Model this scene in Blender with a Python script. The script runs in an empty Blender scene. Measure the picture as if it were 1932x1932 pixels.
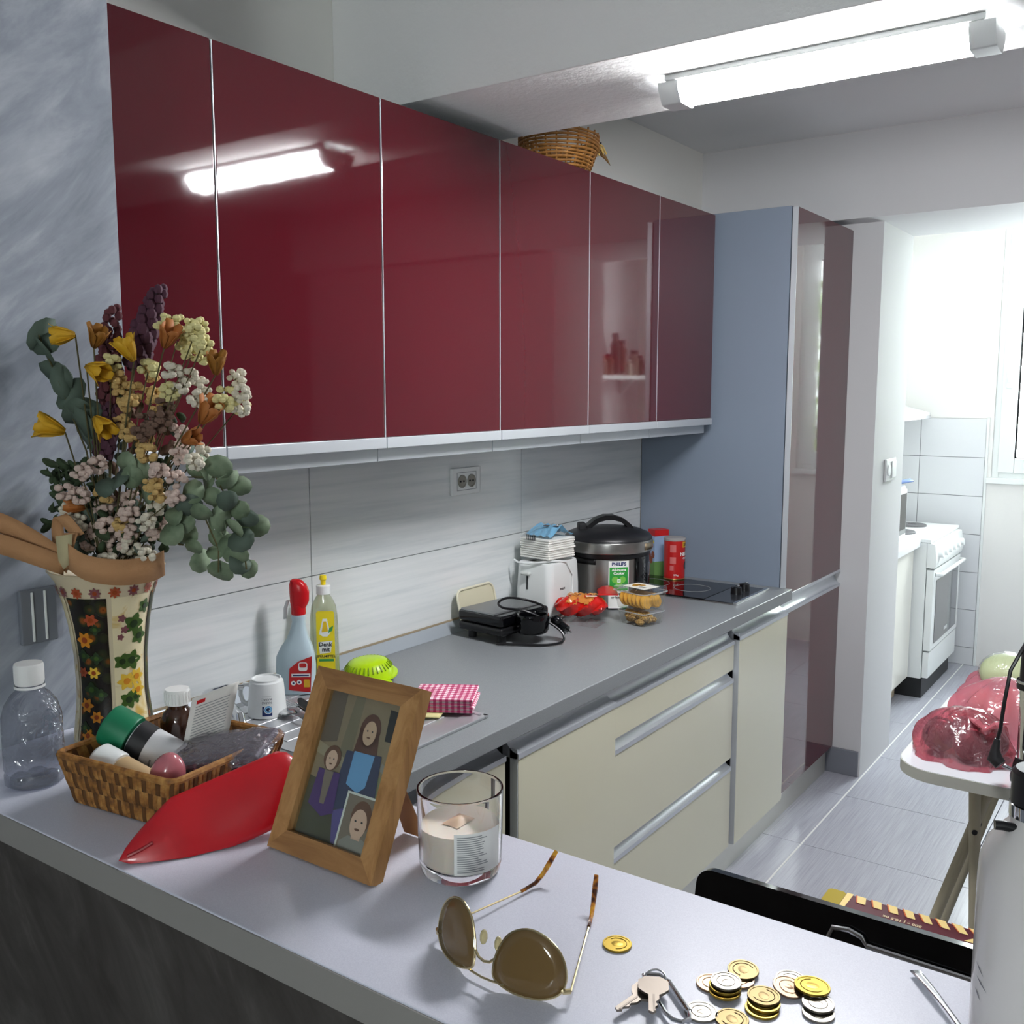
import bpy, bmesh, math, random
from mathutils import Matrix, Vector
R = math.radians
random.seed(7)
scene = bpy.context.scene
C = scene.collection

# ---------------------------------------------------------------- camera
cam_d = bpy.data.cameras.new('camera'); cam = bpy.data.objects.new('camera', cam_d); C.objects.link(cam)
ya, pi_, ro = R(35.15), R(7.143), R(0.016)
fw = Vector((-math.sin(ya)*math.cos(pi_), math.cos(ya)*math.cos(pi_), -math.sin(pi_)))
rt = Vector((math.cos(ya), math.sin(ya), 0)); dn = fw.cross(rt)
rt2 = rt*math.cos(ro)+dn*math.sin(ro); dn2 = -rt*math.sin(ro)+dn*math.cos(ro)
m = Matrix((( rt2.x, -dn2.x, -fw.x), (rt2.y, -dn2.y, -fw.y), (rt2.z, -dn2.z, -fw.z))).to_4x4()
m.translation = (1.735, 0, 1.5595)
cam.matrix_world = m
cam_d.sensor_width = 36; cam_d.lens = 36*1859.4/1932; cam_d.clip_start = 0.02; cam_d.clip_end = 60
scene.camera = cam

# ---------------------------------------------------------------- world, exposure
w = bpy.data.worlds.new('overcast_sky'); scene.world = w; w.use_nodes = True
bg = w.node_tree.nodes['Background']; bg.inputs[0].default_value = (0.97, 0.985, 1.0, 1); bg.inputs[1].default_value = 34.0
vs = scene.view_settings
vs.view_transform = 'Standard'; vs.look = 'None'; vs.exposure = 0.6; vs.gamma = 1.0; vs.use_curve_mapping = False
scene.cycles.transparent_max_bounces = 24; scene.cycles.transmission_bounces = 14; scene.cycles.max_bounces = 16
LAMP = 108.0            # emission of the ceiling batten
def area(name, loc, rot, sx, sy, power, col=(1, 1, 1), portal=False):
    l = bpy.data.lights.new(name, 'AREA'); l.shape = 'RECTANGLE'; l.size = sx; l.size_y = sy; l.energy = power; l.color = col
    o = bpy.data.objects.new(name, l); o.location = loc; o.rotation_euler = rot; C.objects.link(o)
    l.cycles.is_portal = portal
    return o
area('window_portal', (1.118, 6.06, 1.76), (R(-90), 0, 0), 0.5, 1.2, 1.0, portal=True)
area('fill_window_portal', (2.70, -2.46, 1.72), (R(90), 0, 0), 0.54, 0.70, 1.0, portal=True)  # portal of the window added behind the camera for fill

# ---------------------------------------------------------------- material helpers
def srgb(h):
    if isinstance(h, str):
        h = h.lstrip('#'); v = [int(h[i:i+2], 16)/255 for i in (0, 2, 4)]
    else: v = list(h)
    return tuple((c/12.92 if c <= 0.04045 else ((c+0.055)/1.055)**2.4) for c in v)+(1.0,)
def mat(name, col, rough=0.5, metal=0.0, spec=0.5, trans=0.0, ior=1.45, emit=None, es=0.0, coat=0.0, sss=0.0, alpha=1.0):
    m = bpy.data.materials.new(name); m.use_nodes = True
    b = m.node_tree.nodes['Principled BSDF']; i = b.inputs
    i['Base Color'].default_value = srgb(col); i['Roughness'].default_value = rough; i['Metallic'].default_value = metal
    i['Specular IOR Level'].default_value = spec; i['Transmission Weight'].default_value = trans; i['IOR'].default_value = ior
    i['Coat Weight'].default_value = coat; i['Coat Roughness'].default_value = 0.03; i['Alpha'].default_value = alpha
    if sss: i['Subsurface Weight'].default_value = sss; i['Subsurface Radius'].default_value = (0.02, 0.012, 0.008)
    if emit: i['Emission Color'].default_value = srgb(emit); i['Emission Strength'].default_value = es
    return m
def nt(m): return m.node_tree, m.node_tree.nodes, m.node_tree.links, m.node_tree.nodes['Principled BSDF']
def coords(m, scale=(1, 1, 1), rot=(0, 0, 0), kind='Object', pre=None):
    t, n, l, b = nt(m)
    tc = n.new('ShaderNodeTexCoord'); mp = n.new('ShaderNodeMapping')
    if pre:
        m0 = n.new('ShaderNodeMapping'); m0.inputs['Rotation'].default_value = pre; l.new(tc.outputs[kind], m0.inputs[0])
        mp.inputs['Scale'].default_value = scale; l.new(m0.outputs[0], mp.inputs[0]); return mp.outputs[0]
    mp.inputs['Scale'].default_value = scale; mp.inputs['Rotation'].default_value = rot
    l.new(tc.outputs[kind], mp.inputs[0]); return mp.outputs[0]
def ramp(m, fac, stops, interp='LINEAR'):
    t, n, l, b = nt(m); r = n.new('ShaderNodeValToRGB'); l.new(fac, r.inputs[0]); r.color_ramp.interpolation = interp
    e = r.color_ramp.elements
    while len(e) < len(stops): e.new(0.5)
    for k, (p, c) in enumerate(stops): e[k].position = p; e[k].color = srgb(c)
    return r.outputs[0]
def noise(m, vec, scale, detail=3, rough=0.55, dist=0.0):
    t, n, l, b = nt(m); x = n.new('ShaderNodeTexNoise'); x.inputs['Scale'].default_value = scale; x.inputs['Detail'].default_value = detail
    x.inputs['Roughness'].default_value = rough; x.inputs['Distortion'].default_value = dist
    l.new(vec, x.inputs['Vector']); return x.outputs[0]
def voro(m, vec, scale, feat='F1'):
    t, n, l, b = nt(m); x = n.new('ShaderNodeTexVoronoi'); x.feature = feat; x.inputs['Scale'].default_value = scale
    l.new(vec, x.inputs['Vector']); return x
def tocol(m, out): t, n, l, b = nt(m); l.new(out, b.inputs['Base Color'])
def bump(m, h, strength=0.3, dist=0.002):
    t, n, l, b = nt(m); x = n.new('ShaderNodeBump'); x.inputs['Strength'].default_value = strength; x.inputs['Distance'].default_value = dist
    l.new(h, x.inputs['Height']); l.new(x.outputs[0], b.inputs['Normal'])
def mixc(m, fac, a, c):
    t, n, l, b = nt(m); x = n.new('ShaderNodeMix'); x.data_type = 'RGBA'
    for s, v in ((x.inputs[0], fac), (x.inputs[6], a), (x.inputs[7], c)):
        if hasattr(v, 'links'): l.new(v, s)
        elif isinstance(v, (int, float)): s.default_value = v
        else: s.default_value = srgb(v)
    return x.outputs[2]
def math_(m, op, a, b2=None):
    t, n, l, b = nt(m); x = n.new('ShaderNodeMath'); x.operation = op
    for k, v in enumerate((a, b2)):
        if v is None: continue
        if hasattr(v, 'links'): l.new(v, x.inputs[k])
        else: x.inputs[k].default_value = v
    return x.outputs[0]
def sep(m, vec):
    t, n, l, b = nt(m); x = n.new('ShaderNodeSeparateXYZ'); l.new(vec, x.inputs[0]); return x.outputs
def film(name, col, fac_gloss=0.06, tint=0.85, rough=0.12, bmp=None):
    """thin clear plastic: transparent body with a glossy skin"""
    m = bpy.data.materials.new(name); m.use_nodes = True; t = m.node_tree; n = t.nodes; l = t.links
    n.remove(n['Principled BSDF']); out = n['Material Output']
    tr = n.new('ShaderNodeBsdfTransparent'); tr.inputs[0].default_value = srgb(col)
    df = n.new('ShaderNodeBsdfDiffuse'); df.inputs[0].default_value = srgb(col)
    gl = n.new('ShaderNodeBsdfGlossy'); gl.inputs['Roughness'].default_value = rough
    lw = n.new('ShaderNodeFresnel'); ge = n.new('ShaderNodeNewGeometry'); io = n.new('ShaderNodeMath'); io.operation = 'MULTIPLY_ADD'
    io.inputs[1].default_value = 1/1.45-1.45; io.inputs[2].default_value = 1.45; l.new(ge.outputs['Backfacing'], io.inputs[0]); l.new(io.outputs[0], lw.inputs[0])
    mx = n.new('ShaderNodeMixShader'); mx.inputs[0].default_value = 1-tint
    l.new(tr.outputs[0], mx.inputs[1]); l.new(df.outputs[0], mx.inputs[2])
    ad = n.new('ShaderNodeMath'); ad.operation = 'ADD'; ad.inputs[1].default_value = fac_gloss; l.new(lw.outputs[0], ad.inputs[0])
    m2 = n.new('ShaderNodeMixShader'); l.new(ad.outputs[0], m2.inputs[0]); l.new(mx.outputs[0], m2.inputs[1]); l.new(gl.outputs[0], m2.inputs[2])
    if bmp:
        tc = n.new('ShaderNodeTexCoord'); ns = n.new('ShaderNodeTexNoise'); ns.inputs['Scale'].default_value = bmp; ns.inputs['Distortion'].default_value = 1.2
        l.new(tc.outputs['Object'], ns.inputs['Vector']); bp = n.new('ShaderNodeBump'); bp.inputs['Strength'].default_value = 0.7; bp.inputs['Distance'].default_value = 0.01
        l.new(ns.outputs[0], bp.inputs['Height']); l.new(bp.outputs[0], gl.inputs['Normal'])
    l.new(m2.outputs[0], out.inputs[0]); return m

# ---------------------------------------------------------------- geometry helpers
def B(): return bmesh.new()
def _fin(bm, vs, mi, M, fs):
    for f in fs: f.material_index = mi
    if M is not None:
        for v in vs: v.co = M @ v.co
def box(bm, x0, y0, z0, x1, y1, z1, mi=0, bev=0.0, seg=2, M=None):
    t = bmesh.new(); bmesh.ops.create_cube(t, size=1)
    for v in t.verts:
        v.co = Vector(((x0+x1)/2+v.co.x*(x1-x0), (y0+y1)/2+v.co.y*(y1-y0), (z0+z1)/2+v.co.z*(z1-z0)))
    if bev: bmesh.ops.bevel(t, geom=list(t.edges), offset=bev, segments=seg, profile=0.5, affect='EDGES')
    _merge(bm, t, mi, M)
def _merge(bm, t, mi, M):
    mp = {}
    for v in t.verts: mp[v] = bm.verts.new(M @ v.co if M is not None else v.co)
    for f in t.faces:
        try:
            g = bm.faces.new([mp[v] for v in f.verts]); g.material_index = mi if mi is not None else f.material_index
        except ValueError: pass
    t.free()
def lathe(bm, prof, seg=32, c=(0, 0, 0), mi=0, M=None, sx=1, sy=1):
    rings = []; new = []
    for r, z in prof:
        if r <= 1e-6: v = bm.verts.new((c[0], c[1], c[2]+z)); rings.append([v]); new.append(v)
        else:
            ring = [bm.verts.new((c[0]+r*sx*math.cos(2*math.pi*k/seg), c[1]+r*sy*math.sin(2*math.pi*k/seg), c[2]+z)) for k in range(seg)]
            rings.append(ring); new += ring
    fs = []
    for a, b in zip(rings, rings[1:]):
        for k in range(seg):
            k2 = (k+1) % seg
            if len(a) == 1 and len(b) == 1: continue
            if len(a) == 1: fs.append(bm.faces.new((a[0], b[k2], b[k])))
            elif len(b) == 1: fs.append(bm.faces.new((a[k], a[k2], b[0])))
            else: fs.append(bm.faces.new((a[k], a[k2], b[k2], b[k])))
    _fin(bm, new, mi, M, fs)
def cyl(bm, c, r, h, seg=24, mi=0, M=None, r2=None):
    r2 = r if r2 is None else r2
    lathe(bm, [(0, 0), (r, 0), (r2, h), (0, h)], seg, c, mi, M)
def tube(bm, pts, r, seg=8, mi=0, closed=False, M=None, flat=1.0):
    pts = [Vector(p) for p in pts]; n = len(pts); rings = []; new = []; fs = []; prev = None
    for i, p in enumerate(pts):
        a = pts[i-1] if (i > 0 or closed) else p; b = pts[(i+1) % n] if (i < n-1 or closed) else p
        t = (b-a).normalized() if (b-a).length > 1e-9 else Vector((0, 0, 1))
        if prev is None:
            u = t.orthogonal().normalized()
            if abs(t.z) < 0.9: u = (Vector((0, 0, 1))-t*t.z).normalized()
        else:
            u = (prev-t*prev.dot(t))
            u = u.normalized() if u.length > 1e-6 else t.orthogonal().normalized()
        prev = u; wv = t.cross(u); rr = r[i] if isinstance(r, (list, tuple)) else r
        ring = [bm.verts.new(p+u*rr*flat*math.cos(2*math.pi*k/seg)+wv*rr*math.sin(2*math.pi*k/seg)) for k in range(seg)]
        rings.append(ring); new += ring
    for i in range(n if closed else n-1):
        a, b = rings[i], rings[(i+1) % n]
        for k in range(seg): fs.append(bm.faces.new((a[k], a[(k+1) % seg], b[(k+1) % seg], b[k])))
    if not closed:
        fs.append(bm.faces.new(rings[0][::-1])); fs.append(bm.faces.new(rings[-1]))
    _fin(bm, new, mi, M, fs)
def ball(bm, c, r, seg=12, mi=0, s=(1, 1, 1), M=None, rings=None):
    rings = rings or max(4, seg//2)
    prof = [(r*math.sin(math.pi*k/rings), -r*math.cos(math.pi*k/rings)) for k in range(rings+1)]
    prof[0] = (0, -r); prof[-1] = (0, r)
    MM = Matrix.Translation(c) @ Matrix.Diagonal((s[0], s[1], s[2], 1))
    if M is not None: MM = M @ MM
    lathe(bm, prof, seg, (0, 0, 0), mi, MM)
def prism(bm, pts, z0, z1, mi=0, M=None, cap_mi=None):
    a = [bm.verts.new((x, y, z0)) for x, y in pts]; b = [bm.verts.new((x, y, z1)) for x, y in pts]; n = len(pts)
    fs = [bm.faces.new((a[k], a[(k+1) % n], b[(k+1) % n], b[k])) for k in range(n)]
    caps = [bm.faces.new(a[::-1]), bm.faces.new(b)]
    _fin(bm, a+b, mi, M, fs+caps)
    if cap_mi is not None: caps[1].material_index = cap_mi
def poly(bm, pts, mi=0):
    f = bm.faces.new([bm.verts.new(p) for p in pts]); f.material_index = mi
def grid(bm, fn, nu, nv, mi=0, wrap=False):
    vv = [[bm.verts.new(fn(i/nu, j/nv)) for i in range(nu if wrap else nu+1)] for j in range(nv+1)]
    for j in range(nv):
        for i in range(nu):
            i2 = (i+1) % nu if wrap else i+1
            bm.faces.new((vv[j][i], vv[j][i2], vv[j+1][i2], vv[j+1][i])).material_index = mi
def rrect(x0, y0, x1, y1, r, n=5):
    o = []
    for cx, cy, a in ((x1-r, y1-r, 0), (x0+r, y1-r, 90), (x0+r, y0+r, 180), (x1-r, y0+r, 270)):
        for k in range(n+1): t = R(a+90*k/n); o.append((cx+r*math.cos(t), cy+r*math.sin(t)))
    return o
def circ(r, n=24, cx=0, cy=0, sx=1, sy=1): return [(cx+sx*r*math.cos(2*math.pi*k/n), cy+sy*r*math.sin(2*math.pi*k/n)) for k in range(n)]
def mesh_of(name, bm, mats, ang=38, solid=0.0):
    bmesh.ops.remove_doubles(bm, verts=list(bm.verts), dist=1e-6)
    bmesh.ops.recalc_face_normals(bm, faces=list(bm.faces))
    me = bpy.data.meshes.new(name); bm.to_mesh(me); bm.free()
    for x in (mats if isinstance(mats, (list, tuple)) else [mats]): me.materials.append(x)
    for p in me.polygons: p.use_smooth = True
    me.set_sharp_from_angle(angle=R(ang)); return me
def obj(name, bm, mats, parent=None, ang=38, w=None, thick=0.0):
    """w: world offset to subtract (geometry written in world metres)"""
    if w is not None:
        for v in bm.verts: v.co -= Vector(w)
    o = bpy.data.objects.new(name, mesh_of(name, bm, mats, ang)); C.objects.link(o)
    if parent: o.parent = parent
    wn_ = o.modifiers.new('weighted_normals', 'WEIGHTED_NORMAL'); wn_.keep_sharp = True
    if thick:
        md = o.modifiers.new('thickness', 'SOLIDIFY'); md.thickness = thick; md.offset = 0
    return o
def tag(o, label, cat, group=None, kind=None):
    if label: o['label'] = label
    if cat: o['category'] = cat
    if group: o['group'] = group
    if kind: o['kind'] = kind
    return o
def thing(name, label, cat, loc=(0, 0, 0), rz=0.0, group=None):
    o = bpy.data.objects.new(name, None); o.empty_display_size = 0.05; o.location = loc; o.rotation_euler = (0, 0, rz); C.objects.link(o)
    return tag(o, label, cat, group)
def struct(name, bm, mats, parent=None, label=None):
    o = obj(name, bm, mats, parent); o['kind'] = 'structure'
    if label: o['label'] = label
    return o
def copies(src, n):
    out = []
    for k in range(n): c = src.copy(); C.objects.link(c); out.append(c)
    return out
_tc = {}
def text_geo(s, size, bold=0.0, align='CENTER'):
    key = (s, size, bold, align)
    if key not in _tc:
        cu = bpy.data.curves.new('t', 'FONT'); cu.body = s; cu.size = size; cu.align_x = align; cu.align_y = 'CENTER'; cu.offset = bold; cu.resolution_u = 2
        o = bpy.data.objects.new('t', cu); C.objects.link(o); dg = bpy.context.evaluated_depsgraph_get()
        me = bpy.data.meshes.new_from_object(o.evaluated_get(dg))
        _tc[key] = ([tuple(v.co) for v in me.vertices], [tuple(p.vertices) for p in me.polygons])
        bpy.data.objects.remove(o); bpy.data.curves.remove(cu); bpy.data.meshes.remove(me)
    return _tc[key]
def text(bm, s, size, fn, mi=0, bold=0.0, align='CENTER', at=(0, 0)):
    vs_, fs_ = text_geo(s, size, bold, align)
    vv = [bm.verts.new(fn(x+at[0], y+at[1])) for x, y, z in vs_]
    for f in fs_:
        try: bm.faces.new([vv[k] for k in f]).material_index = mi
        except ValueError: pass
def on_cyl(r, z0, a0, c=(0, 0)):
    """label coordinates (x to the right, y up) wrapped on a cylinder; a0 = facing angle"""
    return lambda x, y: (c[0]+r*math.cos(a0+x/r), c[1]+r*math.sin(a0+x/r), z0+y)
def strip(bm, x0, y0, x1, y1, fn, mi=0, n=8):
    grid(bm, lambda a, b: fn(x0+(x1-x0)*a, y0+(y1-y0)*b), n, 1, mi)
def patch(bm, pts, fn, mi=0):
    c = (sum(p[0] for p in pts)/len(pts), sum(p[1] for p in pts)/len(pts)); vc = bm.verts.new(fn(*c)); vv = [bm.verts.new(fn(*p)) for p in pts]
    for k in range(len(pts)): bm.faces.new((vc, vv[k], vv[(k+1) % len(pts)])).material_index = mi

# ---------------------------------------------------------------- materials
ceil_paint = mat('ceiling_paint', '#f3f3f3', 0.8, spec=0.2)
white_paint = mat('white_paint', '#d4d4d5', 0.75, spec=0.25); n_ = noise(white_paint, coords(white_paint), 90, 2); bump(white_paint, n_, 0.12, 0.002)
kitchen_paint_lit = mat('kitchen_paint_lit', '#f1f0ea', 0.75, spec=0.25)  # white wall paint lightened to stand in for missing fill light
beam_paint_lit = mat('beam_paint_lit', '#f4f4f2', 0.8, spec=0.2); n_ = noise(beam_paint_lit, coords(beam_paint_lit), 55, 4); bump(beam_paint_lit, n_, 0.35, 0.006)  # lighter white puts camera-side fill into the beam's colour
stucco = mat('marbled_stucco', '#8f949c', 0.55, spec=0.3)
v_ = coords(stucco); v2_ = coords(stucco, (3, 1.6, 6.5), pre=(R(-42), 0, 0))
tocol(stucco, mixc(stucco, noise(stucco, v_, 7, 5, 0.6, 0.6), ramp(stucco, noise(stucco, v2_, 2.2, 6, 0.62, 0.5), [(0.32, '#565c67'), (0.48, '#8f959f'), (0.66, '#c8ccd2')]), '#959ba5'))
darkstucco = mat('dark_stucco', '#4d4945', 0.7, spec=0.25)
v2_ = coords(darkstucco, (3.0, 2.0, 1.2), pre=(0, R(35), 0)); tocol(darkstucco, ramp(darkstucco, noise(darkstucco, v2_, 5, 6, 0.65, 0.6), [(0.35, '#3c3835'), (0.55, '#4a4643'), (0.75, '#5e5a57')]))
floor_tile = mat('floor_tile', '#a9aab4', 0.24, spec=0.5)
v_ = coords(floor_tile, (160, 3, 1)); tocol(floor_tile, ramp(floor_tile, noise(floor_tile, v_, 1.6, 3, 0.6), [(0.3, '#a0a1ab'), (0.5, '#acadb7'), (0.72, '#b7b8c1')]))
grout = mat('dark_grout', '#7d7e84', 0.8)
grout_white = mat('pale_grout', '#d9d9d6', 0.7)
living_floor = mat('living_floor', '#6b6762', 0.5)
splash = mat('streaked_tile', '#d3d8d8', 0.12, spec=0.5)
v_ = coords(splash, (1, 1.1, 26)); tocol(splash, ramp(splash, noise(splash, v_, 1.7, 5, 0.6, 0.15), [(0.3, '#d3d9da'), (0.5, '#e2e6e6'), (0.75, '#ebeded')]))
annex_tile = mat('pale_grey_tile', '#dcdde0', 0.2)
wine = mat('wine_gloss', '#510d19', 0.05, spec=0.5, coat=0.35); n_ = noise(wine, coords(wine), 26, 2); bump(wine, n_, 0.025, 0.003)
cream = mat('cream_gloss', '#dcd9c0', 0.1, spec=0.5, coat=0.2)
alu = mat('brushed_aluminium', '#cdd1d7', 0.32, metal=0.55); n_ = noise(alu, coords(alu, (400, 6, 400)), 1, 2); bump(alu, n_, 0.08, 0.001)
alu_satin = mat('satin_aluminium_paint', '#c9ced3', 0.4, metal=0.35)
carcass = mat('grey_carcass', '#6f7885', 0.5); side_grey = mat('blue_grey_laminate', '#7f8a99', 0.42)
dark_gap = mat('dark_recess', '#202124', 0.7)
worktop = mat('grey_worktop', '#868a8c', 0.36, spec=0.45); n_ = noise(worktop, coords(worktop), 700, 2); tocol(worktop, ramp(worktop, n_, [(0.3, '#7d8183'), (0.7, '#8d9193')]))
bar_lam = mat('bar_laminate', '#d2d3dc', 0.33, spec=0.45); n_ = noise(bar_lam, coords(bar_lam), 900, 2); tocol(bar_lam, ramp(bar_lam, n_, [(0.3, '#cbcdda'), (0.7, '#d7d9e5')]))
bar_edge = mat('bar_edge', '#8d8a86', 0.5)
steel = mat('steel', '#c8cacc', 0.22, metal=1.0); chrome = mat('chrome', '#dcdee0', 0.06, metal=1.0); brushed = mat('brushed_steel', '#a9a7a4', 0.3, metal=1.0)
white_pl = mat('white_plastic', '#e6e9e8', 0.3); white_matte = mat('white_matte', '#e8e8e6', 0.6)
black_pl = mat('black_plastic', '#141416', 0.3); black_gloss = mat('black_gloss', '#08080b', 0.09, spec=0.5); black_matte = mat('black_matte', '#17171a', 0.55)
black_glass = mat('black_glass', '#0c0a0c', 0.03, spec=0.6)
ink = mat('black_ink', '#26282c', 0.6); ink_blue = mat('navy_ink', '#1b2f66', 0.5); ink_white = mat('white_ink', '#f2f2ee', 0.5); ink_grey = mat('grey_ink', '#8a8d8f', 0.6)
red_pl = mat('red_plastic', '#c3131c', 0.22); red_lab = mat('red_label', '#c21d1f', 0.4); yel = mat('yellow_label', '#f2dc1c', 0.4); green_lab = mat('green_label', '#2f9c3c', 0.4)
lightgreen = mat('light_green_ink', '#7cc24e', 0.5); lime = mat('lime_plastic', '#b7dd10', 0.3, sss=0.1); limedark = mat('lime_slot_shade', '#7f9a12', 0.5)
glass = mat('clear_glass', '#ffffff', 0.0, trans=1.0, ior=1.45, spec=0.5)
pane_glass = film('window_glass', '#f4f8f8', 0.0, 1.0, 0.0)
clear_pl = film('clear_plastic', '#fafbfa', 0.03, 0.985, 0.06)
pet = film('clear_bottle_plastic', '#cfd2da', 0.05, 0.86, 0.1, 40)
crinkle = film('crinkled_clear_film', '#fafbfb', 0.03, 0.97, 0.12, 45)
oak = mat('oak', '#a5794a', 0.5)
v_ = coords(oak, (14, 14, 2.0)); tocol(oak, ramp(oak, noise(oak, v_, 4, 6, 0.6, 1.2), [(0.3, '#8d6439'), (0.5, '#a77b4b'), (0.75, '#ba905f')]))
oak_h = mat('oak_rail', '#a0723f', 0.5)
v_ = coords(oak_h, (2.0, 14, 14)); tocol(oak_h, ramp(oak_h, noise(oak_h, v_, 4, 6, 0.6, 1.2), [(0.3, '#835c37'), (0.5, '#9a7045'), (0.75, '#ad8455')]))
kraft = mat('brown_board', '#8a6038', 0.7)
wick = mat('wicker', '#a8742f', 0.6); v_ = coords(wick); tocol(wick, ramp(wick, noise(wick, v_, 60, 3), [(0.3, '#8a5a22'), (0.55, '#b0793a'), (0.75, '#c8934e')]))
reed = mat('plaited_reed', '#94652f', 0.65); v_ = coords(reed, (40, 40, 40)); tocol(reed, ramp(reed, noise(reed, v_, 2, 3), [(0.3, '#5f3c18'), (0.5, '#94642e'), (0.72, '#b98a4b')]))
reed_dark = mat('plaited_reed_dark', '#5c3a17', 0.7)
burlap = mat('burlap', '#b2855c', 0.8); n_ = noise(burlap, coords(burlap, (500, 500, 500)), 1, 2); bump(burlap, n_, 0.4, 0.001)
gold = mat('gold_coin', '#9c8438', 0.34, metal=1.0); bronze = mat('bronze_coin', '#6b5c3e', 0.4, metal=1.0); silver = mat('nickel_coin', '#8f8a80', 0.36, metal=1.0); copper = mat('copper_coin', '#977d66', 0.38, metal=1.0)
# ================================================================= SETTING
b = B(); box(b, -0.1, -2.5, -0.12, 3.1, 6.1, -0.006); fl = struct('floor', b, grout, label='grey tiled floor')
xs = [-0.33, 0.18, 0.69, 1.2, 1.71, 2.22, 2.73, 3.0]; ys = [0.85, 1.24, 1.735, 2.23, 2.725, 3.22, 3.715, 4.21, 4.705, 5.2, 5.695, 5.95]
tiles = {}
for i in range(1, len(xs)-1):
    for j in range(len(ys)-1):
        wx, wy = round(xs[i+1]-xs[i], 3), round(ys[j+1]-ys[j], 3)
        if (wx, wy) not in tiles:
            b = B(); box(b, 0.0012, 0.0012, -0.008, wx-0.0012, wy-0.0012, 0.0, bev=0.0008, seg=1); tiles[(wx, wy)] = mesh_of('floor_tile', b, floor_tile)
        o = bpy.data.objects.new('floor_tile', tiles[(wx, wy)]); o.location = (xs[i], ys[j], 0); o.parent = fl; C.objects.link(o); o.modifiers.new('weighted_normals', 'WEIGHTED_NORMAL')
b = B(); box(b, 0.69-0.003, 0.85, -0.006, 0.69+0.003, 5.95, 0.0004); obj('grout_strip', b, grout_white, fl)
b = B(); box(b, 0.44, -2.5, -0.006, 3.1, 0.54, 0.0); obj('living_room_floor', b, living_floor, fl)
# kitchen wall on the left with its long tiles
b = B(); box(b, -0.2, 0.86, 0, -0.008, 6.0, 2.5); wl = struct('wall_left', b, kitchen_paint_lit, label='white wall behind the kitchen run')
tile_y = [0.865, 1.6285, 2.5157, 3.31]; tile_z = [(0.79, 1.112), (1.112, 1.434)]
for k in range(3):
    for z0, z1 in tile_z:
        b = B(); box(b, -0.008, tile_y[k]+0.0012, z0+0.0012, 0, tile_y[k+1]-0.0012, z1-0.0012, bev=0.0006, seg=1); obj('wall_tile', b, splash, wl)
b = B(); box(b, -0.0082, 0.865, 0.79, -0.003, 3.31, 1.434); obj('grout', b, mat('splash_grout', '#8f9494', 0.8), wl)
b = B(); box(b, -0.2, -2.5, 0, 0.44, 0.86, 2.5); struct('wall_living', b, stucco, label='blue-grey marbled stucco wall beside the vase')
b = B(); box(b, 3.0, -2.5, 0, 3.1, 3.94, 2.5); struct('wall_right', b, mat('right_wall_paint', '#b4b2af', 0.8, spec=0.2))
b = B(); box(b, -0.2, -2.6, 0, 2.41, -2.5, 2.5); box(b, 2.40, -2.6, 0, 3.1, -2.5, 1.35); box(b, 2.40, -2.6, 2.09, 3.1, -2.5, 2.5); box(b, 2.98, -2.6, 1.3, 3.1, -2.5, 2.15)
struct('wall_back', b, mat('living_wall', '#8f8d8a', 0.8))
b = B(); box(b, -0.2, -2.6, 2.498, 3.1, 6.1, 2.6); struct('ceiling', b, ceil_paint)
b = B(); box(b, -0.008, 1.744, 2.191, 3.0, 2.135, 2.5, bev=0.004, seg=2); struct('trim_1', b, beam_paint_lit, label='dropped white ceiling beam carrying the lamp')
# far wall: lintel, pillars, annex shell
b = B(); box(b, -0.01, 3.814, 2.185, 3.1, 4.385, 2.5); box(b, -0.01, 3.933, 0, 0.6826, 4.385, 2.186); box(b, 1.375, 3.933, 0, 3.1, 4.385, 2.186); box(b, 2.0, 4.385, 0, 3.1, 6.1, 2.5)
struct('wall_far', b, white_paint, label='white far wall with the open doorway')
b = B(); box(b, 0.5, 3.922, 0, 0.676, 3.933, 0.105, bev=0.001, seg=1); struct('baseboard_far', b, mat('baseboard_tile', '#7c7f88', 0.35), label='grey tile skirting beside the doorway')
annex_wall = mat('annex_paint', '#e6e4e1', 0.75, spec=0.25)
b = B(); X0, X1, Z0, Z1 = 0.775, 1.46, 1.07, 2.43
box(b, -0.01, 5.95, 0, X0, 6.1, 2.5); box(b, X1, 5.95, 0, 2.01, 6.1, 2.5); box(b, X0, 5.95, 0, X1, 6.1, Z0); box(b, X0, 5.95, Z1, X1, 6.1, 2.5)
wa = struct('wall_annex', b, annex_wall, label='white end wall of the annex with the window')
zr = [0.0, 0.102, 0.318, 0.533, 0.748, 0.963, 1.178, 1.394]
for x0, x1 in ((0.06, 0.4006), (0.4006, 0.742)):
    for z0, z1 in zip(zr, zr[1:]):
        b = B(); box(b, x0+0.0015, 5.942, z0+0.0015, x1-0.0015, 5.951, z1-0.0015, bev=0.0007, seg=1); obj('wall_tile', b, annex_tile, wa)
b = B(); box(b, 0.06, 5.946, 0, 0.742, 5.9505, 1.394); obj('grout', b, grout, wa)
b = B(); box(b, 0.742, 5.938, 0, 0.756, 5.951, 1.40, bev=0.003); obj('corner_bead', b, white_pl, wa)
b = B()
for q in ((2.41, 1.35, 2.43, 2.09), (2.96, 1.35, 2.98, 2.09), (2.4302, 1.35, 2.9598, 1.37), (2.4302, 2.07, 2.9598, 2.09)): box(b, q[0], -2.58, q[1], q[2], -2.52, q[3])
w2 = struct('fill_window', b, white_pl, label='unseen fill-light window added behind the viewer')  # added out of view to bring fill light to the camera side
b = B(); box(b, 2.43, -2.553, 1.37, 2.96, -2.549, 2.07); obj('pane', b, pane_glass, w2)
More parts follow.
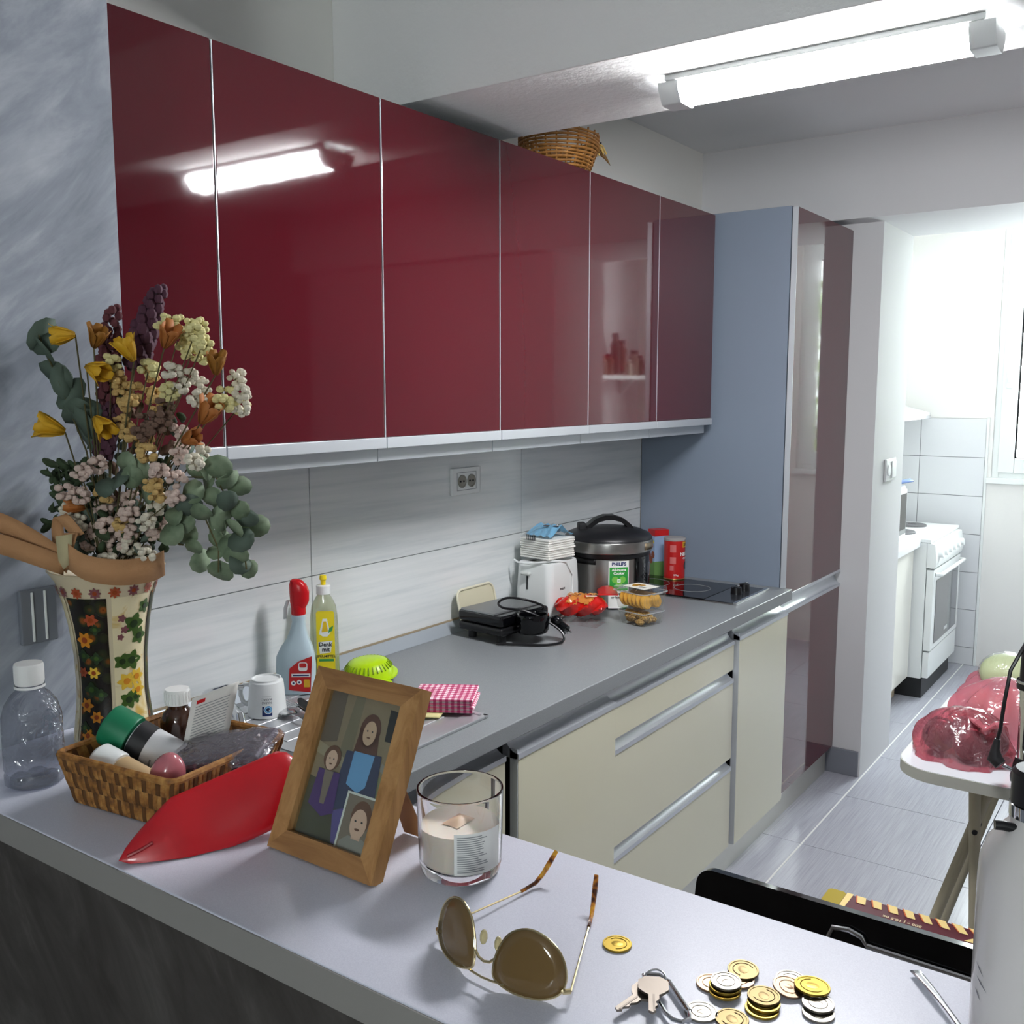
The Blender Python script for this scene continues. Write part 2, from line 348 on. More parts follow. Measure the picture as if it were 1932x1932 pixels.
# window: frame, sash, pane, handle
b = B()
for q in ((X0, Z0, X0+0.035, Z1), (X1-0.035, Z0, X1, Z1), (X0+0.0352, Z0, X1-0.0352, Z0+0.035), (X0+0.0352, Z1-0.035, X1-0.0352, Z1)): box(b, q[0], 5.965, q[1], q[2], 6.03, q[3], bev=0.003)
wn = struct('window_1', b, white_pl, label='white plastic framed window at the end of the annex')
b = B(); x0, x1, z0, z1 = X0+0.03, X1-0.03, Z0+0.03, Z1-0.03; t = 0.08
for q in ((x0, z0, x0+t, z1), (x1-t, z0, x1, z1), (x0+t, z0, x1-t, z0+t), (x0+t, z1-t, x1-t, z1)): box(b, q[0], 5.953, q[1], q[2], 6.015, q[3], bev=0.004)
obj('sash', b, white_pl, wn)
b = B(); box(b, x0+t, 5.985, z0+t, x1-t, 5.989, z1-t); obj('pane', b, pane_glass, wn)
b = B()
for q in ((x0+t-0.001, z0+t, x0+t+0.006, z1-t), (x1-t-0.006, z0+t, x1-t+0.001, z1-t), (x0+t, z0+t-0.001, x1-t, z0+t+0.006), (x0+t, z1-t-0.006, x1-t, z1-t+0.001)): box(b, q[0], 5.978, q[1], q[2], 5.985, q[3])
obj('gasket', b, black_matte, wn)
b = B(); box(b, 0.825, 5.943, 1.56, 0.855, 5.954, 1.64, bev=0.003); tube(b, [(0.84, 5.944, 1.60), (0.84, 5.925, 1.60), (0.835, 5.922, 1.62), (0.83, 5.922, 1.73)], 0.008, 8); obj('handle', b, white_pl, wn)
b = B(); box(b, X0-0.02, 5.925, Z0-0.03, X1+0.02, 6.06, Z0+0.001, bev=0.004); obj('window_sill', b, white_pl, wn)
# greenery outside, seen mirrored in the tall cabinet
tr = thing('garden_tree', 'leafy green tree outside the annex window', 'tree', (2.5, 9.6, -1.0))
b = B(); tube(b, [(0, 0, 0), (0.05, 0, 1.2), (0, 0.1, 2.2)], [0.1, 0.08, 0.05], 8); obj('trunk', b, mat('bark', '#5a4a3a', 0.8), tr)
b = B()
for k in range(900):
    a, c_, rr = random.uniform(0, 6.28), random.uniform(-1, 1), random.uniform(0.6, 1.0)
    p = Vector((math.cos(a)*math.sqrt(1-c_*c_)*1.0, math.sin(a)*math.sqrt(1-c_*c_)*1.0, c_*0.9))*rr+Vector((0, 0, 2.7))
    u = Vector((random.uniform(-1, 1), random.uniform(-1, 1), random.uniform(-1, 1))).normalized()*0.09; v = u.orthogonal().normalized()*0.05
    poly(b, [p-u, p+v, p+u, p-v])
lv = obj('foliage', b, mat('tree_leaf', '#7f9a4a', 0.6), tr); lv['kind'] = 'stuff'

# ================================================================= CEILING LAMP
lamp = thing('ceiling_lamp', 'white batten tube lamp glowing under the ceiling beam', 'lamp', (1.08, 1.945, 2.191))
b = B(); box(b, -0.30, -0.052, -0.012, 0.30, 0.052, 0.0, bev=0.003); obj('housing', b, white_pl, lamp)
def batten(x0, x1, rw, rh, n=10):
    pr = [(-rw, -0.012), (-rw*0.97, -0.012-rh*0.35), (-rw*0.62, -0.012-rh*0.95), (-rw*0.5, -0.012-rh), (rw*0.5, -0.012-rh), (rw*0.62, -0.012-rh*0.95), (rw*0.97, -0.012-rh*0.35), (rw, -0.012)]
    bb = B(); a = [bb.verts.new((x0, y, z)) for y, z in pr]; c = [bb.verts.new((x1, y, z)) for y, z in pr]
    for k in range(len(pr)-1): bb.faces.new((a[k], a[k+1], c[k+1], c[k]))
    bb.faces.new(a); bb.faces.new(c[::-1]); return bb
obj('diffuser', batten(-0.272, 0.272, 0.044, 0.036), mat('lit_diffuser', '#f3f8ff', 0.4, emit='#fbfbfe', es=LAMP), lamp)
for s in (-1, 1):
    obj('end_cap', batten(0.272 if s > 0 else -0.315, 0.315 if s > 0 else -0.272, 0.048, 0.040), white_pl, lamp)

# ================================================================= UPPER CABINETS
ye = [3.274, 2.8512, 2.4256, 1.9988, 1.5775, 1.1535, 0.866]
ulab = ['wine-red gloss wall cabinet nearest the tall grey-sided cabinet', 'second wine-red wall cabinet from the tall cabinet, mirroring shelf jars',
        'third wine-red wall cabinet from the tall cabinet, under the wicker basket', 'fourth wine-red wall cabinet from the tall cabinet, above the double socket',
        'fifth wine-red wall cabinet from the tall cabinet, mirroring most of the lamp', 'narrow wine-red wall cabinet against the stucco wall, behind the bouquet']
for k in range(6):
    y1, y0 = ye[k], ye[k+1]; loc = (0, y0, 1.40); t = thing('wall_cabinet', ulab[k], 'cabinet', loc, group='wine-red wall cabinets'); W = loc
    b = B(); box(b, 0.001, y0+0.001, 1.43, 0.270, y1-0.001, 2.152); obj('body', b, carcass, t, w=W)
    b = B(); box(b, 0.272, y0+0.003, 1.456, 0.292, y1-0.0025, 2.154, bev=0.0012, seg=2); obj('door', b, wine, t, w=W)
    b = B(); box(b, 0.270, y0+0.0005, 1.432, 0.2915, y0+0.0026, 2.153); obj('edge_profile', b, alu_satin, t, w=W)
    b = B(); box(b, 0.262, y0+0.001, 1.432, 0.297, y1-0.001, 1.4555, bev=0.002); obj('handle_rail', b, alu_satin, t, w=W)
    b = B(); box(b, 0.20, y0+0.0015, 1.402, 0.268, y1-0.0015, 1.4315, bev=0.0015); obj('light_rail', b, alu_satin, t, w=W)

# ================================================================= TALL CABINET
W = (0, 3.309, 0); t = thing('tall_cabinet', 'tall cabinet with blue-grey side and wine-red gloss doors', 'cabinet', W)
b = B(); box(b, 0.001, 3.309, 0.1, 0.548, 3.932, 2.165, bev=0.001, seg=1); obj('body', b, side_grey, t, w=W)
for z0, z1 in ((0.108, 0.775), (0.842, 2.160)):
    b = B(); box(b, 0.553, 3.3095, z0, 0.571, 3.930, z1, bev=0.001, seg=1); d = obj('door', b, wine, t, w=W)
    b = B(); box(b, 0.5525, 3.308, z0, 0.5712, 3.3098, z1); obj('edge_profile', b, alu_satin, d, w=W)
def gola(bm, y0, y1, zt, zb, xf, depth=0.03):
    """curved aluminium finger channel: lip at (xf, zb) sweeping in and up to zt"""
    pr = [(xf+0.002, zb-0.012), (xf+0.002, zb)]
    for k in range(1, 9):
        a = R(90*k/8); pr.append((xf+0.002-depth*math.sin(a)*0.98, zb+(zt-zb)*(1-math.cos(a))))
    pr += [(xf-depth-0.004, zt), (xf-depth-0.004, zb-0.012)]
    A = [bm.verts.new((x, y0, z)) for x, z in pr]; Bb = [bm.verts.new((x, y1, z)) for x, z in pr]
    for k in range(len(pr)): k2 = (k+1) % len(pr); bm.faces.new((A[k], A[k2], Bb[k2], Bb[k]))
    bm.faces.new(A); bm.faces.new(Bb[::-1])
b = B(); gola(b, 3.312, 3.931, 0.832, 0.786, 0.571, 0.022); box(b, 0.549, 3.312, 0.832, 0.574, 3.931, 0.843, bev=0.001); obj('handle_channel', b, alu, t, w=W)
# plinth below the run
b = B(); box(b, 0.535, 0.87, 0.0, 0.549, 3.915, 0.104); tag(obj('plinth', b, mat('satin_plinth', '#c9c8c0', 0.35, metal=0.5)), 'satin silver kick board running under the kitchen units', 'plinth')

# ================================================================= BASE CABINETS
def base(y0, y1, label, xf, kind):
    W = (0, y0, 0.1); t = thing('base_cabinet', label, 'cabinet', W, group='cream base cabinets')
    b = B(); box(b, 0.001, y0+0.001, 0.105, 0.54, y1-0.001, 0.790); obj('body', b, carcass, t, w=W)
    b = B(); box(b, 0.535, y0+0.001, 0.105, 0.5405, y1-0.001, 0.829); obj('recess', b, dark_gap, t, w=W)
    if kind == 'door':
        b = B(); box(b, xf-0.02, y0+0.004, 0.106, xf, y1-0.003, 0.778, bev=0.0012); d = obj('door', b, cream, t, w=W)
        b = B(); box(b, xf-0.0205, y0+0.002, 0.106, xf-0.001, y0+0.0042, 0.80); obj('edge_profile', b, alu_satin, d, w=W)
        b = B(); gola(b, y0+0.002, y1-0.002, 0.827, 0.790, xf, 0.036); obj('handle_channel', b, alu, d, w=W)
    else:
        for z0, z1 in ((0.106, 0.365), (0.400, 0.652), (0.687, 0.775)):
            b = B(); box(b, xf-0.02, y0+0.003, z0, xf, y1-0.003, z1-0.0002, bev=0.0012); d = obj('drawer', b, cream, t, w=W)
            b = B(); gola(b, y0+0.003, y1-0.003, min(z1+0.033, 0.828), z1+0.006, xf, 0.026); obj('handle_channel', b, alu, d, w=W)
    return t
base(0.868, 1.20, 'cream base cabinet under the sink behind the photo frame', 0.575, 'door')
base(1.203, 1.630, 'cream base cabinet with recessed door, seen behind the candle', 0.572, 'door')
base(1.648, 2.078, 'cream cabinet with wide silver-lipped door left of the drawers', 0.588, 'door')
base(2.080, 2.852, 'wide cream cabinet with three drawers', 0.576, 'drawers')
base(2.866, 3.300, 'cream cabinet with a single door beside the tall red cabinet', 0.586, 'door')
# worktop, wall strip, sink, hob
b = B(); W = (0, 0.866, 0.831); box(b, 0.001, 0.866, 0.831, 0.597, 3.306, 0.869, bev=0.003, seg=3)
wt = thing('worktop', 'long grey laminate worktop of the kitchen run', 'worktop', W); obj('slab', b, worktop, wt, w=W)
b = B()
pr = [(0.001, 0.8695), (0.027, 0.8695), (0.024, 0.873), (0.010, 0.893), (0.006, 0.8985), (0.001, 0.8985)]
A = [b.verts.new((x, 0.87, z)) for x, z in pr]; A2 = [b.verts.new((x, 3.305, z)) for x, z in pr]
for k in range(6): b.faces.new((A[k], A[(k+1) % 6], A2[(k+1) % 6], A2[k]))
b.faces.new(A[::-1]); b.faces.new(A2); obj('wall_strip', b, mat('strip_grey', '#aab2b9', 0.3, metal=0.2), wt, w=W)
b = B(); box(b, 0.001, 0.87, 0.8987, 0.0045, 3.305, 0.9035); obj('sealant', b, mat('old_sealant', '#a2937a', 0.7), wt, w=W)
dst = mat('satin_steel', '#d5d7da', 0.38, metal=0.75); sk = thing('sink', 'stainless steel sink with drainer set in the worktop', 'sink', (0.3, 1.3, 0.869)); W = (0.3, 1.3, 0.869)
b = B(); ox, oy = 0.3, 1.3
box(b, 0.06, 0.90, 0.8692, 0.10, 1.615, 0.873, bev=0.0015); box(b, 0.49, 0.90, 0.8692, 0.535, 1.615, 0.8735, bev=0.0015)
box(b, 0.10, 1.24, 0.8692, 0.49, 1.615, 0.8712); box(b, 0.10, 0.90, 0.8692, 0.49, 0.93, 0.873)
box(b, 0.525, 0.90, 0.8735, 0.537, 1.617, 0.877, bev=0.0015); box(b, 0.06, 1.606, 0.8712, 0.537, 1.617, 0.877, bev=0.0015)
obj('drainer', b, dst, sk, w=W)
for k in range(9):
    b = B(); x = 0.13+k*0.04; box(b, x, 1.27, 0.8712, x+0.012, 1.56, 0.8732, bev=0.0009, seg=1); obj('ridge', b, dst, sk, w=W)
b = B(); box(b, 0.102, 0.932, 0.8693, 0.488, 1.238, 0.8698); obj('basin', b, brushed, sk, w=W)
hob = thing('hob', 'black glass two-zone hob set into the worktop end', 'hob', (0.3, 3.09, 0.869)); W = (0.3, 3.09, 0.869)
b = B(); box(b, 0.045, 2.945, 0.8691, 0.535, 3.235, 0.8725, bev=0.001, seg=1); obj('frame', b, brushed, hob, w=W)
b = B(); box(b, 0.05, 2.95, 0.8725, 0.425, 3.23, 0.8765, bev=0.001, seg=1); obj('glass_plate', b, black_glass, hob, w=W)
b = B(); box(b, 0.426, 2.95, 0.8725, 0.528, 3.23, 0.8750, bev=0.001, seg=1); obj('control_panel', b, mat('dark_panel', '#4a4d53', 0.15, metal=0.5), hob, w=W)
b = B(); box(b, 0.529, 2.944, 0.8692, 0.541, 3.238, 0.8785, bev=0.0015); obj('front_trim', b, chrome, hob, w=W)
for y in (3.095, 3.165):
    b = B(); lathe(b, [(0, 0), (0.019, 0), (0.017, 0.022), (0, 0.022)], 20, (0.478, y, 0.875)); box(b, 0.474, y-0.016, 0.893, 0.482, y+0.016, 0.900, bev=0.001); k_ = obj('knob', b, black_pl, hob, w=W)
    b = B(); box(b, 0.4805, y+0.004, 0.8995, 0.4825, y+0.0165, 0.9005); obj('pointer', b, ink_white, k_, w=W)
for x, r in ((0.15, 0.075), (0.32, 0.062)):
    b = B(); tube(b, [(x+r*math.cos(2*math.pi*k/40), 3.09+r*math.sin(2*math.pi*k/40), 0.87655) for k in range(40)], 0.0008, 4, closed=True); obj('zone_ring', b, ink_grey, hob, w=W)
# double socket on the tiles
so = thing('wall_socket', 'white double power socket on the tiled backsplash', 'socket', (0, 2.224, 1.297)); W = (0, 2.224, 1.297)
b = B(); box(b, 0.0005, 2.159, 1.258, 0.010, 2.290, 1.336, bev=0.003); obj('plate', b, white_pl, so, w=W)
MY = Matrix(((0, 0, 1, 0), (1, 0, 0, 0), (0, 1, 0, 0), (0, 0, 0, 1)))   # local xy -> world yz, z -> x
for y in (2.203, 2.246):
    b = B(); lathe(b, [(0.0185, 0), (0.0185, 0.003), (0.0165, 0.003), (0.015, 0.0008), (0, 0.0008)], 28, (0, 0, 0), 0, Matrix.Translation((0.0095, y, 1.297)) @ MY)
    s_ = obj('outlet', b, mat('socket_well', '#8d8a80', 0.4), so, w=W)
    b = B()
    for d in (-0.0075, 0.0075): cyl(b, (0, 0, 0), 0.0026, 0.0022, 10, 0, Matrix.Translation((0.0101, y+d, 1.297)) @ MY)
    obj('pin_hole', b, black_matte, s_, w=W)
b = B(); box(b, 0.010, 2.180, 1.271, 0.0108, 2.269, 1.2725); box(b, 0.010, 2.180, 1.3215, 0.0108, 2.269, 1.323); box(b, 0.010, 2.180, 1.271, 0.0108, 2.1812, 1.323); box(b, 0.010, 2.268, 1.271, 0.0108, 2.269, 1.323); obj('inner_line', b, ink_grey, so, w=W)

# ================================================================= BAR
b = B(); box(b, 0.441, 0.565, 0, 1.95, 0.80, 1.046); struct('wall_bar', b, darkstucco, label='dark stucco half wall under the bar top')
W = (0.44, 0.54, 1.046); bt = thing('bar_top', 'pale grey laminate bar top in the foreground', 'bar top', W)
b = B(); box(b, 0.441, 0.5405, 1.047, 2.0, 0.828, 1.08, bev=0.002, seg=2); obj('slab', b, bar_lam, bt, w=W)
b = B(); box(b, 0.441, 0.539, 1.0465, 2.0, 0.5405, 1.0785); obj('edge_band', b, bar_edge, bt, w=W)
# ================================================================= THINGS ON THE KITCHEN WORKTOP
ZC = 0.8692
# ---- multicooker
ck = thing('multicooker', 'round steel and black electric multicooker with arched lid handle', 'cooker', (0.172, 2.762, ZC)); fa = R(-48)
b = B(); lathe(b, [(0, 0.004), (0.112, 0.004), (0.122, 0.015), (0.127, 0.03), (0.127, 0.165), (0.124, 0.170), (0, 0.170)], 48); obj('pot_body', b, brushed, ck)
b = B(); lathe(b, [(0, 0), (0.116, 0), (0.118, 0.012), (0, 0.012)], 40); obj('foot_ring', b, black_pl, ck)
b = B(); lathe(b, [(0.1275, 0.158), (0.134, 0.162), (0.137, 0.172), (0.137, 0.176), (0, 0.176)], 48); obj('upper_collar', b, black_pl, ck)
b = B(); lathe(b, [(0, 0.177), (0.140, 0.177), (0.142, 0.181), (0.142, 0.208), (0.140, 0.212), (0, 0.212)], 48); obj('lid_band', b, brushed, ck)
b = B(); lathe(b, [(0.141, 0.2125), (0.1405, 0.219), (0.132, 0.229), (0.105, 0.240), (0.06, 0.247), (0, 0.249)], 48); obj('lid', b, mat('lid_black', '#1d1d20', 0.38), ck)
b = B(); hd = (math.cos(fa+R(90)), math.sin(fa+R(90)))
pr = [(-0.085, 0.236), (-0.07, 0.256), (-0.045, 0.276), (-0.015, 0.286), (0.015, 0.286), (0.045, 0.276), (0.07, 0.256), (0.085, 0.236)]
pn = [(0.066, 0.236), (0.054, 0.252), (0.035, 0.264), (0.012, 0.270), (-0.012, 0.270), (-0.035, 0.264), (-0.054, 0.252), (-0.066, 0.236)]
Mh = Matrix.Rotation(fa+R(90), 4, 'Z') @ Matrix.Rotation(R(90), 4, 'X'); prism(b, pr+pn, -0.022, 0.022, 0, Mh); obj('lid_handle', b, black_pl, ck)
b = B(); box(b, -0.012, -0.05, 0.238, 0.012, -0.01, 0.262, bev=0.004, M=Matrix.Rotation(fa+R(90), 4, 'Z') @ Matrix.Translation((-0.088, 0.03, 0))); obj('steam_valve', b, black_matte, ck)
# black control panel on the right of the front, dark recess on the left
def arc_panel(r, a0, a1, z0, z1, th=0.004, n=14):
    bb = B(); grid(bb, lambda u, v: (r*math.cos(a0+(a1-a0)*u), r*math.sin(a0+(a1-a0)*u), z0+(z1-z0)*v), n, 1)
    return bb
b = arc_panel(0.1305, fa+R(30), fa+R(92), 0.012, 0.214); obj('control_panel', b, black_gloss, ck, thick=0.006)
b = arc_panel(0.1285, fa-R(75), fa-R(30), 0.142, 0.162); obj('side_recess', b, black_pl, ck, thick=0.004)
b = arc_panel(0.1425, fa+R(42), fa+R(88), 0.184, 0.206); obj('badge', b, mat('champagne_badge', '#a8987e', 0.3, metal=0.9), ck, thick=0.003)
b = arc_panel(0.1338, fa+R(58), fa+R(76), 0.06, 0.138); obj('display', b, mat('grey_display', '#4a4b4f', 0.15), ck, thick=0.0015)
b = B(); f = on_cyl(0.1342, 0, fa)
for i in range(2):
    for j in range(8):
        x0 = 0.1342*R(45 if i == 0 else 81); y0 = 0.05+j*0.0115
        for q in ((0, 0, 0.009, 0.001), (0, 0.008, 0.009, 0.009), (0, 0, 0.001, 0.009), (0.008, 0, 0.009, 0.009)): strip(b, x0+q[0], y0+q[1], x0+q[2], y0+q[3], f, 0, 2)
obj('button_marks', b, ink_grey, ck)
f = on_cyl(0.1290, 0, fa+R(3))
b = B(); strip(b, -0.033, 0.006, 0.033, 0.156, f, 0, 10); lab = obj('sticker', b, ink_white, ck)
f = on_cyl(0.1294, 0, fa+R(3)); b = B(); strip(b, -0.030, 0.062, 0.030, 0.136, f, 0, 10); obj('green_panel', b, green_lab, lab)
f = on_cyl(0.1297, 0, fa+R(3)); b = B()
for cx, cy in ((-0.012, 0.097), (0.012, 0.097), (0, 0.084)): patch(b, circ(0.0105, 18, cx, cy), f, 0)
obj('green_bubbles', b, lightgreen, lab)
f = on_cyl(0.13, 0, fa+R(3)); b = B(); text(b, 'PHILIPS', 0.0145, f, 0, 0.0006, at=(0, 0.146)); obj('brand_lettering', b, ink_blue, lab)
b = B(); text(b, 'All-in-one', 0.0115, f, 0, 0.0004, at=(0, 0.128)); text(b, 'Cooker', 0.0115, f, 0, 0.0004, at=(0, 0.117)); patch(b, rrect(-0.0055, 0.088, 0.0055, 0.099, 0.0015), f, 0); obj('lettering', b, ink_white, lab)
b = B(); patch(b, circ(0.0022, 10, 0, 0.0935), on_cyl(0.1303, 0, fa+R(3)), 0); obj('symbol', b, green_lab, lab)
b = B(); text(b, 'For quick', 0.0108, f, 0, 0.0003, at=(0, 0.053)); text(b, 'or leisurely', 0.0108, f, 0, 0.0003, at=(0, 0.041)); obj('small_lettering', b, ink, lab)

# ---- toaster with its cord and a pack of napkins on top
to = thing('toaster', 'white two-slot toaster with its cord laid over the top', 'toaster', (0.097, 2.520, ZC)); hx, hy, H = 0.066, 0.088, 0.168
b = B()
def tsec(z, s, r): return [(x*s, y*s, z) for x, y in rrect(-hx, -hy, hx, hy, r, 6)]
secs = [tsec(0.008, 0.97, 0.02), tsec(0.02, 1.0, 0.022), tsec(0.09, 1.0, 0.024), tsec(H-0.012, 0.965, 0.026), tsec(H-0.002, 0.93, 0.026), tsec(H, 0.88, 0.024)]
rr = [[b.verts.new(p) for p in s] for s in secs]
for a, c in zip(rr, rr[1:]):
    for k in range(len(a)): b.faces.new((a[k], a[(k+1) % len(a)], c[(k+1) % len(a)], c[k]))
b.faces.new(rr[0][::-1]); b.faces.new(rr[-1]); obj('body', b, white_pl, to)
b = B(); box(b, -0.055, -0.075, 0.0, 0.055, 0.075, 0.008); obj('feet_plate', b, mat('grey_plastic', '#8e918f', 0.5), to)
for x in (-0.022, 0.022):
    b = B(); box(b, x-0.010, -0.06, H-0.0015, x+0.010, 0.06, H+0.0006); obj('slot', b, dark_gap, to)
b = B(); box(b, -0.020, -0.0895, 0.085, -0.016, -0.0865, 0.135); obj('lever_slot', b, black_matte, to)
b = B(); box(b, -0.034, -0.104, 0.129, -0.003, -0.086, 0.140, bev=0.005, seg=3); obj('lever', b, mat('pale_grey_plastic', '#c8ccc8', 0.4), to)
b = B(); f = lambda x, y: (0.0663, x, y); text(b, 'PHILIPS', 0.0085, f, 0, 0.0004, at=(-0.02, 0.085)); obj('brand_lettering', b, ink, to)
b = B(); tube(b, [(-0.068, -0.085, H+0.003), (-0.05, -0.092, H-0.002), (-0.01, -0.093, H-0.003), (0.03, -0.085, H+0.004), (0.055, -0.05, H+0.006), (0.064, 0.0, H-0.002), (0.069, 0.035, 0.12), (0.070, 0.03, 0.06), (0.071, 0.01, 0.0035), (0.078, -0.06, 0.0035)], 0.0034, 8); obj('cord', b, white_pl, to)
np_ = thing('napkin_pack', 'pack of white paper napkins in clear blue-topped film on the toaster', 'napkins', (0.100, 2.512, ZC+H+0.0062), R(-8))
for k in range(9):
    b = B(); j = random.uniform(-0.002, 0.002); box(b, -0.058+j, -0.062, 0.004+k*0.0068, 0.058+j, 0.062+j, 0.004+k*0.0068+0.0062, bev=0.0026, seg=2); obj('napkin', b, mat('napkin_paper', '#f8f6f0', 0.85) if k == 0 else bpy.data.materials['napkin_paper'], np_)
b = B()
def wrapf(u, v):
    a = 2*math.pi*u; cx = math.copysign(abs(math.cos(a))**0.35, math.cos(a)); cy = math.copysign(abs(math.sin(a))**0.35, math.sin(a))
    s = 1.0 if v < 0.66 else 1.0-(v-0.66)/0.34*0.92
    wob = 1+0.03*math.sin(9*a+5*v)
    return (0.0615*cx*s*wob, 0.0655*cy*(s*0.75+0.25)*wob, 0.0005+(0.068*v/0.66 if v < 0.66 else 0.068+(v-0.66)/0.34*0.034+0.004*math.sin(7*a)))
grid(b, wrapf, 40, 14, 0, wrap=True); obj('film', b, crinkle, np_)
b = B(); grid(b, lambda u, v: ((u-0.5)*0.10, (v-0.5)*0.11+0.01, 0.072+0.030*(1-abs(v-0.5)*2)**1.2+0.003*math.sin(23*u+9*v)), 14, 10); obj('blue_print', b, mat('sky_blue_print', '#7fb9dc', 0.35), np_)
b = B()
for k in range(9): box(b, -0.028+k*0.0045, -0.066, 0.060, -0.028+k*0.0045+0.002+0.0012*(k % 2), -0.0655, 0.076)
obj('barcode', b, ink, np_)
for x in (-0.01, 0.022):
    b = B(); box(b, x, -0.012, 0.0985, x+0.018, -0.002, 0.101, bev=0.001, M=Matrix.Rotation(R(20), 4, 'Z')); obj('dark_print', b, mat('brown_print', '#5a4a48', 0.5) if x < 0 else bpy.data.materials['brown_print'], np_)

# ---- coffee tin and carton on the hob corner
tn = thing('coffee_tin', 'red instant coffee tin with grey lid on the hob', 'tin', (0.190, 3.215, 0.8772)); fa2 = R(-38)
b = B(); lathe(b, [(0, 0), (0.0365, 0), (0.038, 0.003), (0.038, 0.137), (0.0365, 0.140), (0, 0.140)], 40); obj('can', b, mat('tin_red', '#bd2322', 0.25), tn)
b = B(); lathe(b, [(0, 0.140), (0.039, 0.140), (0.0395, 0.148), (0.037, 0.150), (0, 0.150)], 40); obj('lid', b, mat('tin_lid', '#a9a4a2', 0.45), tn)
b = B(); lathe(b, [(0.0366, 0.0), (0.039, 0.0), (0.039, 0.003), (0.0383, 0.004)], 40); obj('base_rim', b, mat('brass_rim', '#b08a50', 0.3, metal=0.8), tn)
f = on_cyl(0.0384, 0, fa2); b = B()
for q in ((-0.034, 0.10, -0.012, 0.126), (-0.034, 0.058, -0.012, 0.082), (-0.034, 0.034, -0.02, 0.052)): strip(b, *q, f, 0, 6)
obj('info_panels', b, mat('pink_print', '#cf6c6a', 0.5), tn)
b = B(); strip(b, 0.014, 0.116, 0.05, 0.137, f, 0, 8); obj('offer_patch', b, mat('amber_print', '#e0a418', 0.4), tn)
f = on_cyl(0.0387, 0, fa2); b = B(); text(b, '25%', 0.014, f, 0, 0.0005, at=(0.03, 0.126)); patch(b, circ(0.014, 20, 0.036, 0.05), f, 0); obj('dark_print', b, ink, tn)
b = B(); text(b, 'NESCAFÉ', 0.017, f, 0, 0.0006, align='LEFT', at=(0.004, 0.092)); text(b, 'CLASSIC', 0.009, f, 0, 0.0002, align='LEFT', at=(0.016, 0.077)); text(b, '275 g', 0.008, f, 0, 0.0002, align='LEFT', at=(-0.02, 0.017)); obj('lettering', b, ink_white, tn)
cb = thing('picture_carton', 'slim carton with red top and painted meadow behind the coffee tin', 'carton', (0.098, 3.268, 0.8702), R(-30))
b = B(); box(b, -0.022, -0.03, 0.0, 0.022, 0.03, 0.172, bev=0.001, seg=1); obj('carton', b, mat('meadow_sky', '#9db6d6', 0.5), cb)
b = B(); box(b, -0.0225, -0.0305, 0.150, 0.0225, 0.0305, 0.1725); obj('red_top', b, red_lab, cb)
b = B(); box(b, -0.0225, -0.0305, 0.0, 0.0225, 0.0305, 0.055); obj('grass_print', b, mat('grass_print', '#6f9a55', 0.5), cb)
b = B()
for k, (x, z) in enumerate(((-0.012, 0.075), (0.0, 0.06), (0.012, 0.08))): ball(b, (x, -0.0306, z), 0.011, 8, 0, (1, 0.06, 1.3))
obj('figure_print', b, mat('russet_print', '#8d4a33', 0.5), cb)
b = B(); ball(b, (0.012, -0.0306, 0.128), 0.006, 8, 0, (1, 0.08, 1)); obj('sun_print', b, yel, cb)

# ---- pasta bag, spare film, two biscuit boxes
pb = thing('noodle_bag', 'red plastic bag of thin noodles leaning by the toaster', 'bag', (0.240, 2.482, ZC), R(33))
def pillow(L, Wd, Hh, n=24, m=16, wob=0.004, lift=0.0):
    bb = B()
    def fn(u, v):
        a = 2*math.pi*u; t = v*2-1; e = max(0.0, 1-abs(t)**3.2)**0.6
        return (t*L/2, math.cos(a)*Wd/2*(0.25+0.75*e)+wob*math.sin(5*a+9*t), lift+Hh/2+math.sin(a)*Hh/2*(0.06+0.94*e)+wob*math.sin(4*a+11*t)*e)
    grid(bb, fn, n, m, 0, wrap=True)
    return bb
obj('bag', pillow(0.160, 0.085, 0.058, lift=0.018, wob=0.006), mat('red_film', '#c81a14', 0.18, coat=0.5), pb)
b = pillow(0.115, 0.088, 0.0605, lift=0.0188, wob=0.004)
for v in list(b.verts):
    if v.co.z < 0.055: b.verts.remove(v)
obj('window_film', b, mat('noodle_window', '#cf8238', 0.25, coat=0.5), pb)
nm = mat('noodle', '#d89a52', 0.5)
for k in range(26):
    b = B(); a = random.uniform(0, 6.28); x, y = random.uniform(-0.045, 0.045), random.uniform(-0.02, 0.045); l_ = random.uniform(0.015, 0.028); z = 0.0795-abs(y)*0.25+random.uniform(0, 0.004)
    tube(b, [(x-l_/2*math.cos(a), y-l_/2*math.sin(a), z), (x, y, z+0.003), (x+l_/2*math.cos(a), y+l_/2*math.sin(a), z)], 0.0012, 5); obj('noodle', b, nm, pb)
b = B(); grid(b, lambda u, v: (0.05+0.06*u, -0.01+0.09*v, 0.080+0.012*math.sin(3*u)*v), 6, 6); obj('sealed_flap', b, mat('red_flap', '#c01c1a', 0.25), pb, thick=0.0008)
b = B(); f = lambda x, y: (x+0.03, -0.025+y*0.6, 0.0805+y*0.2); strip(b, -0.016, -0.004, 0.016, 0.004, f); obj('white_print', b, ink_white, pb)
sf = thing('film_scrap', 'crumpled clear plastic wrap under the noodle bag', 'plastic wrap', (0.262, 2.488, ZC))
b = B(); grid(b, lambda u, v: (-0.065+0.13*u, -0.072+0.09*v, 0.002+0.014*(0.5+0.5*math.sin(17*u+5*v))*(0.3+0.7*math.sin(math.pi*u))*math.sin(math.pi*min(1, v*1.0)))  , 26, 14); obj('wrap', b, crinkle, sf)

